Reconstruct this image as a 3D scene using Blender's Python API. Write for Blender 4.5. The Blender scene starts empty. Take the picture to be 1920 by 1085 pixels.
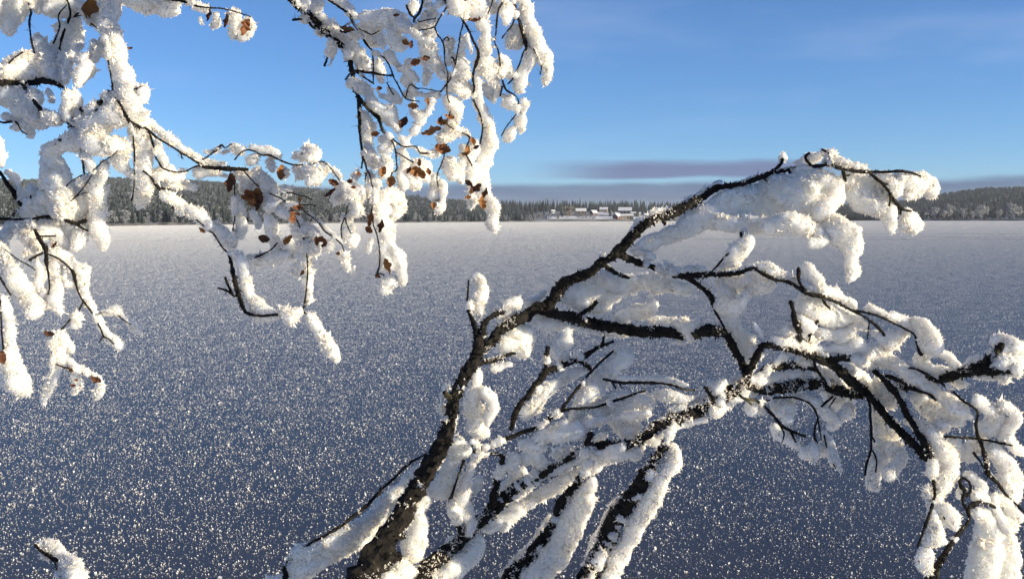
import bpy, bmesh, math, random
import numpy as np
from mathutils import Vector, Matrix, Euler

scene = bpy.context.scene
COL = scene.collection
random.seed(7)
RNG = np.random.default_rng(11)

# ---------------------------------------------------------------- camera
F_PX, CX, CY = 2059.0, 960.0, 542.5          # focal length and centre in photo pixels (1920 x 1085)
CAM_H = 2.5                                   # metres above the ice
PITCH = math.atan((CY - 411.0) / F_PX)
ROLL = math.radians(-0.15)
cam_data = bpy.data.cameras.new("camera")
cam = bpy.data.objects.new("camera", cam_data)
COL.objects.link(cam)
cam_data.sensor_width = 36.0
cam_data.lens = 36.0 * F_PX / 1920.0
cam_data.clip_start = 0.05
cam_data.clip_end = 30000.0
CAM_M = (Matrix.Translation((0, 0, CAM_H)) @ Matrix.Rotation(math.pi / 2 - PITCH, 4, 'X')
         @ Matrix.Rotation(ROLL, 4, 'Z'))
cam.matrix_world = CAM_M
scene.camera = cam

# ---------------------------------------------------------------- sky and sun
SUN_AZ, SUN_EL = math.radians(106.0), math.radians(13.0)   # azimuth clockwise from the view direction
world = bpy.data.worlds.new("World")
scene.world = world
world.use_nodes = True
wt = world.node_tree
wt.nodes.clear()
def wn(kind, **kw):
    n = wt.nodes.new(kind)
    for k, v in kw.items():
        setattr(n, k, v)
    return n
def wmath(op, a, b=None, clamp=False):
    n = wn('ShaderNodeMath', operation=op); n.use_clamp = clamp
    for i, v in enumerate((a, b)):
        if v is None: continue
        if isinstance(v, (int, float)): n.inputs[i].default_value = v
        else: wt.links.new(v, n.inputs[i])
    return n.outputs[0]
def wstep(v, lo, hi):
    n = wn('ShaderNodeMapRange'); n.interpolation_type = 'SMOOTHSTEP'
    wt.links.new(v, n.inputs[0])
    for i, x in ((1, lo), (2, hi)):
        if isinstance(x, (int, float)): n.inputs[i].default_value = x
        else: wt.links.new(x, n.inputs[i])
    return n.outputs[0]
def wnoise(vec, scale, detail=3.0):
    n = wn('ShaderNodeTexNoise'); n.inputs['Scale'].default_value = scale; n.inputs['Detail'].default_value = detail
    wt.links.new(vec, n.inputs['Vector']); return n.outputs['Fac']
def wscale(vec, s, off=(0, 0, 0)):
    n = wn('ShaderNodeMapping'); n.inputs['Scale'].default_value = s; n.inputs['Location'].default_value = off
    wt.links.new(vec, n.inputs['Vector']); return n.outputs[0]
sky = wn('ShaderNodeTexSky', sky_type='NISHITA')
sky.sun_disc = False
sky.sun_elevation = SUN_EL
sky.sun_rotation = SUN_AZ
sky.altitude = 300.0
sky.air_density = 0.74
sky.dust_density = 0.0
sky.ozone_density = 6.0
tc = wn('ShaderNodeTexCoord')
D = tc.outputs['Generated']
sep = wn('ShaderNodeSeparateXYZ'); wt.links.new(D, sep.inputs[0])
Z = sep.outputs['Z']
AZ = wmath('DIVIDE', sep.outputs['X'], wmath('MAXIMUM', sep.outputs['Y'], 0.05))
# low bank of stratus all round the horizon
n1 = wnoise(wscale(D, (1, 1, 3), (3.1, 0, 0)), 6.0, 4.0)
n2 = wnoise(wscale(D, (1, 1, 10), (0, 1.7, 0)), 14.0, 4.0)
top = wmath('ADD', 0.017, wmath('MULTIPLY', n1, 0.026))
bank = wmath('SUBTRACT', 1.0, wstep(wmath('SUBTRACT', Z, top), -0.004, 0.0035))
bank = wmath('MULTIPLY', bank, wmath('ADD', 0.62, wmath('MULTIPLY', n2, 0.4)), True)
# long lens-shaped cloud above it
nl = wnoise(wscale(D, (1, 1, 8), (0.3, 0, 2)), 9.0, 4.0)
zc = wmath('ADD', Z, wmath('MULTIPLY', wmath('SUBTRACT', nl, 0.5), 0.012))
lens = wmath('MULTIPLY', wstep(zc, 0.0345, 0.039), wmath('SUBTRACT', 1.0, wstep(zc, 0.046, 0.054)))
lens = wmath('MULTIPLY', lens, wmath('MULTIPLY', wstep(AZ, 0.0, 0.11), wmath('SUBTRACT', 1.0, wstep(AZ, 0.24, 0.34))))
lens = wmath('MULTIPLY', lens, wstep(nl, 0.12, 0.35))
# thin cirrus streaks
nc = wnoise(wscale(D, (1.0, 1.0, 4.5), (4.3, 0.4, 0.8)), 3.2, 5.0)
cir = wmath('MULTIPLY', wstep(nc, 0.50, 0.80), 0.2)
cir = wmath('MULTIPLY', cir, wstep(Z, 0.03, 0.12))
def wmix(fac, a, b):
    n = wn('ShaderNodeMix'); n.data_type = 'RGBA'
    wt.links.new(fac, n.inputs['Factor'])
    for i, v in ((6, a), (7, b)):
        if isinstance(v, tuple): n.inputs[i].default_value = v
        else: wt.links.new(v, n.inputs[i])
    return n.outputs[2]
hsv = wn('ShaderNodeHueSaturation'); wt.links.new(sky.outputs[0], hsv.inputs['Color'])
hsv.inputs['Hue'].default_value = 0.5
hsv.inputs['Saturation'].default_value = 0.97
hsv.inputs['Value'].default_value = 1.0
c = wmix(cir, hsv.outputs[0], (5.2, 5.6, 7.0, 1))
c = wmix(lens, c, (1.0, 1.35, 2.5, 1))
c = wmix(bank, c, (0.42, 0.66, 1.55, 1))
bg = wn('ShaderNodeBackground')
bg.inputs['Strength'].default_value = 0.095
wt.links.new(c, bg.inputs['Color'])
out = wn('ShaderNodeOutputWorld')
wt.links.new(bg.outputs[0], out.inputs['Surface'])

sun_data = bpy.data.lights.new("sun", 'SUN')
sun_data.energy = 5.0
sun_data.angle = math.radians(0.53)
sun_data.color = (1.0, 0.86, 0.61)
sun = bpy.data.objects.new("sun", sun_data)
COL.objects.link(sun)
sdir = Vector((math.sin(SUN_AZ) * math.cos(SUN_EL), math.cos(SUN_AZ) * math.cos(SUN_EL), math.sin(SUN_EL)))
sun.location = sdir * 60
sun.rotation_euler = sdir.to_track_quat('Z', 'Y').to_euler()

vs = scene.view_settings
vs.view_transform = 'Standard'
vs.look = 'None'
vs.exposure = 0.80
vs.gamma = 1.0
vs.use_curve_mapping = False
scene.render.engine = 'CYCLES'
scene.cycles.max_bounces = 8
scene.cycles.transparent_max_bounces = 8
scene.cycles.sample_clamp_indirect = 6.0

# ---------------------------------------------------------------- helpers
def px(x, y, depth):
    """photo pixel + distance along the view axis -> world point"""
    return CAM_M @ Vector(((x - CX) / F_PX * depth, -(y - CY) / F_PX * depth, -depth))
CR = np.array(CAM_M.to_3x3())
CT = np.array(CAM_M.translation)
def px_np(P):
    """P: n x 3 array of pixel x, pixel y, depth"""
    L = np.stack([(P[:, 0] - CX) / F_PX * P[:, 2], -(P[:, 1] - CY) / F_PX * P[:, 2], -P[:, 2]], 1)
    return L @ CR.T + CT
def yh(x):
    return 411.0 + (CX - x) * math.tan(-ROLL)

def tag(o, label=None, cat=None, group=None, kind=None):
    if label: o["label"] = label
    if cat: o["category"] = cat
    if group: o["group"] = group
    if kind: o["kind"] = kind
    return o
def empty(name, loc, parent=None):
    o = bpy.data.objects.new(name, None)
    o.empty_display_size = 0.2
    COL.objects.link(o); o.location = loc
    return o
def link(name, me, parent=None):
    o = bpy.data.objects.new(name, me)
    COL.objects.link(o)
    if parent is not None:
        o.parent = parent
        o.matrix_parent_inverse = parent.matrix_basis.inverted() if parent.parent is None else Matrix.Identity(4)
    return o
def mesh_np(name, V, tris=None, quads=None, mat=None, smooth=False, mat2=None):
    me = bpy.data.meshes.new(name)
    V = np.asarray(V, np.float32)
    nt = 0 if tris is None else len(tris)
    nq = 0 if quads is None else len(quads)
    me.vertices.add(len(V)); me.vertices.foreach_set("co", V.ravel())
    loops = []
    if nt: loops.append(np.asarray(tris, np.int32).ravel())
    if nq: loops.append(np.asarray(quads, np.int32).ravel())
    if loops:
        L = np.concatenate(loops)
        me.loops.add(len(L)); me.loops.foreach_set("vertex_index", L)
        me.polygons.add(nt + nq)
        st = np.concatenate([np.arange(nt) * 3, nt * 3 + np.arange(nq) * 4]).astype(np.int32)
        me.polygons.foreach_set("loop_start", st)
        if isinstance(smooth, np.ndarray): me.polygons.foreach_set("use_smooth", smooth)
        else: me.polygons.foreach_set("use_smooth", np.full(nt + nq, bool(smooth)))
    me.update(calc_edges=True)
    if mat: me.materials.append(mat)
    if mat2:                                    # second material on the triangles
        me.materials.append(mat2)
        me.polygons.foreach_set('material_index', np.concatenate([np.ones(nt, np.int32), np.zeros(nq, np.int32)]))
    return me

def hash3(ix, iy, iz, seed):
    h = (ix * 374761393 + iy * 668265263 + iz * 2147483647 + seed * 974634173) & 0xFFFFFFFF
    h = ((h ^ (h >> 13)) * 1274126177) & 0xFFFFFFFF
    h = ((h ^ (h >> 16)) * 2246822519) & 0xFFFFFFFF
    return ((h ^ (h >> 15)) & 0xFFFF) / 65535.0
def vnoise(P, freq, seed=0):
    Q = P * freq
    I = np.floor(Q).astype(np.int64); T = Q - I; T = T * T * (3 - 2 * T)
    r = 0
    for dx in (0, 1):
        for dy in (0, 1):
            for dz in (0, 1):
                w = (T[:, 0] if dx else 1 - T[:, 0]) * (T[:, 1] if dy else 1 - T[:, 1]) * (T[:, 2] if dz else 1 - T[:, 2])
                r = r + w * hash3(I[:, 0] + dx, I[:, 1] + dy, I[:, 2] + dz, seed)
    return r * 2 - 1

# ---------------------------------------------------------------- materials
def material(name):
    m = bpy.data.materials.new(name); m.use_nodes = True
    nt = m.node_tree
    return m, nt, nt.nodes["Principled BSDF"]
def noise_mix(nt, scale, lo, hi, ca, cb, detail=4.0, coords='Object'):
    t = nt.nodes.new('ShaderNodeTexCoord')
    n = nt.nodes.new('ShaderNodeTexNoise'); n.inputs['Scale'].default_value = scale; n.inputs['Detail'].default_value = detail
    nt.links.new(t.outputs[coords], n.inputs['Vector'])
    r = nt.nodes.new('ShaderNodeMapRange'); r.inputs[1].default_value = lo; r.inputs[2].default_value = hi
    nt.links.new(n.outputs['Fac'], r.inputs[0])
    mx = nt.nodes.new('ShaderNodeMix'); mx.data_type = 'RGBA'
    nt.links.new(r.outputs[0], mx.inputs['Factor'])
    for i, v in ((6, ca), (7, cb)):
        if isinstance(v, tuple): mx.inputs[i].default_value = (*v, 1)
        else: nt.links.new(v, mx.inputs[i])
    return mx.outputs[2]
def simple(name, ca, cb, scale, rough=0.8, lo=0.35, hi=0.65, coords='Object', spec=0.3):
    m, nt, p = material(name)
    nt.links.new(noise_mix(nt, scale, lo, hi, ca, cb, coords=coords), p.inputs['Base Color'])
    p.inputs['Roughness'].default_value = rough
    p.inputs['Specular IOR Level'].default_value = spec
    return m

# hoarfrost: white, slightly translucent
M_FROST, nt, p = material("hoarfrost")
nt.links.new(noise_mix(nt, 40.0, 0.3, 0.7, (0.975, 0.94, 0.86), (0.955, 0.915, 0.835)), p.inputs['Base Color'])
p.inputs['Roughness'].default_value = 0.75
p.inputs['Specular IOR Level'].default_value = 0.25
p.inputs['Subsurface Weight'].default_value = 1.0
p.inputs['Subsurface Radius'].default_value = (1.0, 0.88, 0.7)
p.inputs['Subsurface Scale'].default_value = 0.040
# the needles on its skin: thin blades, lit through
M_FLAKE, nt, p = material("frost_needle")
p.inputs['Base Color'].default_value = (0.965, 0.93, 0.865, 1)
p.inputs['Roughness'].default_value = 0.5
tr = nt.nodes.new('ShaderNodeBsdfTranslucent'); tr.inputs['Color'].default_value = (0.965, 0.92, 0.85, 1)
mx = nt.nodes.new('ShaderNodeMixShader'); mx.inputs[0].default_value = 0.5
nt.links.new(p.outputs[0], mx.inputs[1]); nt.links.new(tr.outputs[0], mx.inputs[2])
nt.links.new(mx.outputs[0], nt.nodes['Material Output'].inputs['Surface'])

M_CRYSTAL, nt, p = material("ice_crystal")
p.inputs['Base Color'].default_value = (0.725, 0.73, 0.75, 1)
p.inputs['Roughness'].default_value = 0.35
p.inputs['Specular IOR Level'].default_value = 0.5

M_ICE, nt, p = material("black_ice")
nt.links.new(noise_mix(nt, 0.35, 0.35, 0.7, (0.034, 0.031, 0.037), (0.054, 0.050, 0.055)), p.inputs['Base Color'])
p.inputs['Roughness'].default_value = 0.32
p.inputs['IOR'].default_value = 1.31
p.inputs['Specular IOR Level'].default_value = 0.42
t = nt.nodes.new('ShaderNodeTexCoord'); n = nt.nodes.new('ShaderNodeTexNoise'); n.inputs['Scale'].default_value = 30.0
nt.links.new(t.outputs['Object'], n.inputs['Vector'])
b = nt.nodes.new('ShaderNodeBump'); b.inputs['Strength'].default_value = 0.25; b.inputs['Distance'].default_value = 0.01
nt.links.new(n.outputs['Fac'], b.inputs['Height']); nt.links.new(b.outputs[0], p.inputs['Normal'])

M_FARICE = simple("frosted_ice", (0.52, 0.53, 0.55), (0.66, 0.66, 0.67), 0.05, 0.9)
M_SNOW = simple("snow", (0.72, 0.73, 0.75), (0.82, 0.82, 0.83), 0.4, 0.8)
M_TRACK = simple("packed_snow", (0.30, 0.31, 0.33), (0.36, 0.37, 0.39), 0.5, 0.9)

M_BARK, nt, p = material("dark_bark")
c1 = noise_mix(nt, 60.0, 0.35, 0.7, (0.006, 0.005, 0.0045), (0.020, 0.017, 0.014))
c2 = noise_mix(nt, 22.0, 0.62, 0.72, c1, (0.085, 0.075, 0.045))
nt.links.new(c2, p.inputs['Base Color'])
p.inputs['Roughness'].default_value = 0.9
p.inputs['Specular IOR Level'].default_value = 0.2
t = nt.nodes.new('ShaderNodeTexCoord'); n = nt.nodes.new('ShaderNodeTexNoise'); n.inputs['Scale'].default_value = 180.0
nt.links.new(t.outputs['Object'], n.inputs['Vector'])
b = nt.nodes.new('ShaderNodeBump'); b.inputs['Strength'].default_value = 0.8; b.inputs['Distance'].default_value = 0.004
nt.links.new(n.outputs['Fac'], b.inputs['Height']); nt.links.new(b.outputs[0], p.inputs['Normal'])

M_LEAF = []
for i, (ca, cb) in enumerate((((0.085, 0.029, 0.011), (0.23, 0.088, 0.03)), ((0.036, 0.014, 0.008), (0.11, 0.042, 0.018)),
                              ((0.12, 0.048, 0.015), (0.32, 0.145, 0.045)))):
    M_LEAF.append(simple("withered_leaf", ca, cb, 90.0, 0.7))
# ---------------------------------------------------------------- lake ice, banks, far shore
def lerp_table(tab):
    xs = np.array([a for a, _ in tab], float); ys = np.array([b for _, b in tab], float)
    return lambda x: np.interp(x, xs, ys)
SHORE = lerp_table([(-900, 300), (-400, 380), (200, 475), (500, 660), (700, 840), (950, 1030), (1290, 1230), (1600, 1150), (1900, 960), (2400, 800), (2900, 620)])
RIDGE_Y = lerp_table([(-900, 344), (-200, 346), (100, 344), (230, 342), (330, 345), (480, 352), (560, 360), (640, 366), (760, 371), (850, 380), (940, 392),
                      (1000, 396), (1300, 396), (1580, 394), (1700, 382), (1790, 366), (1850, 359), (1950, 356), (2200, 352), (2900, 346)])
RIDGE_D = lerp_table([(-900, 1500), (200, 1750), (640, 2000), (940, 1700), (1300, 1600), (1600, 1800), (1900, 2100), (2900, 1900)])
def ground(x, t):
    """far shore: pixel column x, t 0 at the waterline .. 1 on the ridge -> world arrays"""
    ds, dr = SHORE(x), RIDGE_D(x)
    Y = ds + (dr - ds) * t
    zr = CAM_H + (411.0 + (CX - x) * math.tan(-ROLL) - RIDGE_Y(x)) / F_PX * dr
    s = 0.55 * t + 0.45 * t * t * (3 - 2 * t)
    v = np.clip(1 - np.abs(x - 1115) / 170, 0, 1); v = np.minimum(1, v * 2)
    s = s * (1 - v) + (1 - (1 - t) ** 2.6) * v       # the farm stands on a short slope
    z = 0.5 + (zr - 0.5) * s
    X = (x - CX) / F_PX * Y
    wob = vnoise(np.stack([X, Y, X * 0], 1), 1 / 170.0, 3) * 2.2 * np.minimum(t * 3, 1)
    return np.stack([X, Y, z + wob], 1)
def ground1(x, t):
    return Vector(ground(np.array([float(x)]), np.array([float(t)]))[0])
def t_for_y(x, y):
    """t at which the far shore shows at pixel row y"""
    ts = np.linspace(0.0, 1, 200)
    G = ground(np.full(200, float(x)), ts)
    row = yh(x) - (G[:, 2] - CAM_H) / G[:, 1] * F_PX
    return float(ts[np.argmin(np.abs(row - y))])

# ice sheet to the horizon
def grid_sheet(xs, ys, zf):
    X, Y = np.meshgrid(xs, ys)
    V = np.stack([X.ravel(), Y.ravel(), zf(X, Y).ravel()], 1)
    nx, ny = len(xs), len(ys)
    i = (np.arange(ny - 1)[:, None] * nx + np.arange(nx - 1)[None, :]).ravel()
    return V, np.stack([i, i + 1, i + 1 + nx, i + nx], 1)
CRYS_END = 130.0
V, Q = grid_sheet(np.linspace(-260, 260, 14), np.linspace(-40, CRYS_END, 10), lambda X, Y: X * 0)
tag(link("lake_ice", mesh_np("lake_ice", V, quads=Q, mat=M_ICE)), kind="structure")
V, Q = grid_sheet(np.linspace(-9000, 9000, 10), [CRYS_END, 600.0, 2500.0, 9000.0], lambda X, Y: X * 0 + 0.006)
tag(link("frosted_lake", mesh_np("frosted_lake", V, quads=Q, mat=M_ICE)), kind="structure")

# bank under the camera (out of frame)
def bank_z(X, Y):
    Yb = Y + 0.5 * np.sin(X * 0.7) + 0.25 * np.sin(X * 1.9 + 1)
    s = np.clip((5.2 - Yb) / 2.6, 0, 1); s = s * s * (3 - 2 * s)
    return s * 0.95 - 0.05
V, Q = grid_sheet(np.linspace(-30, 30, 121), np.linspace(-30, 6.2, 80), bank_z)
tag(link("snowy_bank", mesh_np("snowy_bank", V, quads=Q, mat=M_SNOW, smooth=True)), kind="structure")

# far shore terrain
xs = np.arange(-900, 2901, 20.0)
ts = np.concatenate([[0.0], np.linspace(0.004, 1, 40), [1.25]])
XX, TT = np.meshgrid(xs, ts)
G = ground(XX.ravel(), np.minimum(TT.ravel(), 1.0))
beyond = TT.ravel() > 1
G[beyond, 1] *= 1.2; G[beyond, 0] *= 1.2; G[beyond, 2] -= 40
first = TT.ravel() == 0
G[first, 2] = -0.2
nx, ny = len(xs), len(ts)
i = (np.arange(ny - 1)[:, None] * nx + np.arange(nx - 1)[None, :]).ravel()
M_HILL = simple("snowy_forest_floor", (0.10, 0.11, 0.115), (0.32, 0.33, 0.34), 0.02, 0.9)
tag(link("far_shore_hills", mesh_np("far_shore_hills", G, quads=np.stack([i, i + 1, i + 1 + nx, i + nx], 1), mat=M_HILL, smooth=True)), kind="structure")
# dark waterline: low dark ridge of uneven height along the far ice edge
M_SHORE = simple("dark_shore", (0.03, 0.03, 0.035), (0.12, 0.12, 0.13), 0.08, 0.9)
xs2 = np.arange(-900, 2901, 6.0)
A = ground(xs2, np.zeros(len(xs2)))
h = 0.75 + 0.7 * vnoise(A * np.array([1, 1, 0]), 1 / 9.0, 5)
rows = []
for dy, hz in ((-3.0, -0.1), (-2.4, 1.0), (1.0, 1.15), (4.0, -0.1)):
    R = A.copy(); R[:, 1] += dy; R[:, 2] = hz * np.where(hz > 0, h, 1); rows.append(R)
V = np.concatenate(rows); nx = len(xs2)
i = (np.arange(3)[:, None] * nx + np.arange(nx - 1)[None, :]).ravel()
tag(link("dark_shoreline", mesh_np("dark_shoreline", V, quads=np.stack([i, i + 1, i + 1 + nx, i + nx], 1), mat=M_SHORE)), kind="structure")

# cleared snowy fields round the farm
def field(name, x0, x1, ya, yb, n=14):
    V, Q = [], []
    for k in range(n + 1):
        x = x0 + (x1 - x0) * k / n
        wob = 0.8 * math.sin(k * 1.7)
        ta, tb = t_for_y(x, ya + wob * 0.3), t_for_y(x, yb + wob)
        for j in range(4):
            V.append(ground1(x, ta + (tb - ta) * j / 3) + Vector((0, 0, 0.25)))
    for k in range(n):
        for j in range(3):
            a = k * 4 + j; Q.append((a, a + 4, a + 5, a + 1))
    tag(link(name, mesh_np(name, V, quads=Q, mat=M_SNOW)), kind="structure")
field("snowy_field", 1026, 1205, 411.0, 405.5)
field("snowy_meadow", 1105, 1205, 403.5, 398.5)

# snowmobile tracks far out on the ice
def track(y0, xa, xb, w, slope=0.0):
    V, Q = [], []
    n = 40
    for k in range(n + 1):
        x = xa + (xb - xa) * k / n
        y = y0 + slope * (x - xa) / (xb - xa) + 0.25 * math.sin(k * 0.5)
        Yd = CAM_H * F_PX / (y - yh(x))
        X = (x - CX) / F_PX * Yd
        V += [(X, Yd - w / 2, 0.004), (X, Yd - w / 2, 0.03), (X, Yd + w / 2, 0.03), (X, Yd + w / 2, 0.004)]
    for k in range(n):
        a = k * 4
        for j in range(3): Q.append((a + j, a + j + 1, a + j + 5, a + j + 4))
    tag(link("snow_track", mesh_np("snow_track", V, quads=Q, mat=M_TRACK)), kind="structure")
track(448.5, 1300, 2300, 1.6)
track(444.0, 1560, 2300, 1.6, 0.8)
track(438.5, 1610, 2300, 2.2, 0.3)

# ---------------------------------------------------------------- instanced stuff (crystals, woods)
def stuff(name, proto_me, pts, sc, rot, label, cat, mat):
    """one object whose own faces are repeated at its loose points"""
    n0 = len(proto_me.vertices)
    co = np.zeros(n0 * 3, np.float32); proto_me.vertices.foreach_get("co", co)
    tris = [tuple(p.vertices) for p in proto_me.polygons]
    mats = [p.material_index for p in proto_me.polygons]
    me = bpy.data.meshes.new(name)
    allv = np.concatenate([co.reshape(-1, 3), np.asarray(pts, np.float32)])
    me.from_pydata(allv.tolist(), [], tris)
    me.polygons.foreach_set("material_index", mats)
    for m in proto_me.materials: me.materials.append(m)
    N = len(allv)
    for nm, data in (("pt", np.concatenate([np.zeros(n0), np.ones(len(pts))])), ("sc", np.concatenate([np.ones(n0), sc])), ("rot", np.concatenate([np.zeros(n0), rot]))):
        a = me.attributes.new(nm, 'FLOAT', 'POINT'); a.data.foreach_set("value", data.astype(np.float32))
    me.update()
    o = link(name, me)
    ng = bpy.data.node_groups.new(name, 'GeometryNodeTree')
    ng.interface.new_socket("Geometry", in_out='INPUT', socket_type='NodeSocketGeometry')
    ng.interface.new_socket("Geometry", in_out='OUTPUT', socket_type='NodeSocketGeometry')
    gi, go = ng.nodes.new('NodeGroupInput'), ng.nodes.new('NodeGroupOutput')
    def attr(nm):
        a = ng.nodes.new('GeometryNodeInputNamedAttribute'); a.data_type = 'FLOAT'; a.inputs['Name'].default_value = nm
        return a.outputs['Attribute']
    cmpn = ng.nodes.new('FunctionNodeCompare'); cmpn.data_type = 'FLOAT'; cmpn.operation = 'GREATER_THAN'
    ng.links.new(attr("pt"), cmpn.inputs[0]); cmpn.inputs[1].default_value = 0.5
    sp = ng.nodes.new('GeometryNodeSeparateGeometry'); sp.domain = 'POINT'
    ng.links.new(gi.outputs[0], sp.inputs[0]); ng.links.new(cmpn.outputs[0], sp.inputs[1])
    ip = ng.nodes.new('GeometryNodeInstanceOnPoints')
    ng.links.new(sp.outputs[0], ip.inputs['Points']); ng.links.new(sp.outputs[1], ip.inputs['Instance'])
    cb = ng.nodes.new('ShaderNodeCombineXYZ'); ng.links.new(attr("rot"), cb.inputs[2])
    er = ng.nodes.new('FunctionNodeEulerToRotation'); ng.links.new(cb.outputs[0], er.inputs[0])
    ng.links.new(er.outputs[0], ip.inputs['Rotation']); ng.links.new(attr("sc"), ip.inputs['Scale'])
    ng.links.new(ip.outputs[0], go.inputs[0])
    md = o.modifiers.new("repeat", 'NODES'); md.node_group = ng
    return tag(o, label, cat, kind="stuff")

# frost flowers on the ice: a 2 m patch, repeated
def crystal_patch(size=2.0, per_m2=1080, seed=1, mean=0.0043, bigs=0.012):
    r = np.random.default_rng(seed)
    n = int(size * size * per_m2)
    V, T = [], []
    P = r.uniform(-size / 2, size / 2, (n, 2))
    # gather the flowers in loose clusters
    cl = vnoise(np.stack([P[:, 0], P[:, 1], P[:, 0] * 0], 1), 14.0 / size, 9) + r.normal(0, 0.8, n)
    P = P[cl > -0.6]; n = len(P)
    s = np.exp(r.normal(math.log(mean), 0.40, n)); s = np.where(r.random(n) < bigs, s * 2.2, s)
    for k in range(n):
        for j in range(3):
            a = r.uniform(0, 6.283); tl = r.normal(0, 0.5)
            d = np.array([math.cos(a), math.sin(a), 0]); up = np.array([-math.sin(a) * math.sin(tl), math.cos(a) * math.sin(tl), math.cos(tl)])
            c = np.array([P[k, 0], P[k, 1], 0.001]) + r.normal(0, 0.3, 3) * s[k] * np.array([1, 1, 0])
            w, hh = s[k] * r.uniform(0.5, 1.0), s[k] * r.uniform(0.7, 1.5)
            b0 = len(V)
            V += [c - d * w * 0.5, c + d * w * 0.5, c + d * w * r.uniform(0.3, 0.9) + up * hh, c - d * w * r.uniform(0.3, 0.9) + up * hh * r.uniform(0.6, 1)]
            T.append((b0, b0 + 1, b0 + 2, b0 + 3))
    return mesh_np("frost_patch", V, quads=T, mat=M_CRYSTAL)
pts, rr = [], random.Random(5)
for iy in range(1, int(CRYS_END / 2)):
    Yc = iy * 2.0 + 0.5
    half = 0.52 * Yc + 8
    for ix in range(-int(half / 2), int(half / 2) + 1):
        pts.append((ix * 2.0 + (iy % 2) * 0.7, Yc, 0.0))
rot = np.array([rr.randrange(4) * math.pi / 2 for _ in pts])
stuff("frost_flowers", crystal_patch(), pts, np.full(len(pts), 1.0), rot,
      "white frost flowers scattered over the dark lake ice", "frost", M_CRYSTAL)

# further out the flowers are too small to see singly: coarser tufts on wider patches
pts = []
for iy in range(16, 158):
    Yc = iy * 8.0 + 5.5
    half = 0.54 * Yc + 20
    for ix in range(-int(half / 8), int(half / 8) + 1):
        xc = CX + (ix * 8.0) / Yc * F_PX
        if Yc + 12 < float(SHORE(xc)): pts.append((ix * 8.0, Yc, 0.004))
rot = np.array([rr.randrange(4) * math.pi / 2 for _ in pts])
stuff("far_frost_flowers", crystal_patch(8.0, 125, 2, 0.0125, 0.0), pts, np.full(len(pts), 1.0), rot,
      "pale even frost covering the distant lake ice", "frost", M_CRYSTAL)

# far trees
M_SPRUCE = simple("frosted_spruce", (0.030, 0.042, 0.044), (0.175, 0.20, 0.22), 0.55, 0.9, 0.40, 0.70)  # frosted greens shifted bluish, so some distance haze is in the colour
M_SPRUCE_DARK = simple("dark_spruce", (0.020, 0.031, 0.032), (0.105, 0.125, 0.132), 0.6, 0.9, 0.42, 0.72)
M_RIME = simple("rimed_twigs", (0.17, 0.18, 0.195), (0.33, 0.345, 0.37), 0.6, 0.9)
M_PINE = simple("frosted_pine", (0.030, 0.043, 0.042), (0.20, 0.225, 0.23), 0.5, 0.9, 0.42, 0.7)
M_PALE = simple("pale_rimed_twigs", (0.30, 0.30, 0.30), (0.52, 0.52, 0.53), 0.6, 0.9)
M_WILLOW = simple("willow_twigs", (0.16, 0.13, 0.10), (0.36, 0.33, 0.29), 0.6, 0.9)
M_TRUNK = simple("trunk_bark", (0.04, 0.032, 0.026), (0.10, 0.085, 0.07), 1.0, 0.9)
def spruce_crown(hh, rad, tiers, seed, mat):
    r = random.Random(seed); V, T = [], []
    for k in range(tiers):
        f = k / (tiers - 1)
        z = hh * (0.10 + 0.88 * f); R = rad * (1 - f) ** 0.85 * r.uniform(0.8, 1.15) + 0.12
        nb = 9 if f < 0.6 else 6
        a0 = r.uniform(0, 6)
        for j in range(nb):
            a = a0 + j * 6.283 / nb + r.uniform(-0.25, 0.25); Rr = R * r.uniform(0.65, 1.2)
            da = 3.14 / nb * 1.15; b0 = len(V)
            V += [(0, 0, z + hh * 0.085), (math.cos(a - da) * Rr * 0.72, math.sin(a - da) * Rr * 0.72, z - Rr * 0.12),
                  (math.cos(a) * Rr, math.sin(a) * Rr, z - Rr * 0.38), (math.cos(a + da) * Rr * 0.72, math.sin(a + da) * Rr * 0.72, z - Rr * 0.12)]
            T.append((b0, b0 + 1, b0 + 2, b0 + 3))
    return mesh_np("crown", V, quads=T, mat=mat)
def trunk_mesh(hh, r0, r1, mat):
    V, Q = [], []
    for k in range(3):
        f = k / 2
        for j in range(6):
            a = j * 1.0472; R = r0 + (r1 - r0) * f
            V.append((math.cos(a) * R + 0.1 * f * f, math.sin(a) * R, hh * f))
    for k in range(2):
        for j in range(6): Q.append((k * 6 + j, k * 6 + (j + 1) % 6, k * 6 + 6 + (j + 1) % 6, k * 6 + 6 + j))
    return mesh_np("trunk", V, quads=Q, mat=mat)
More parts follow.
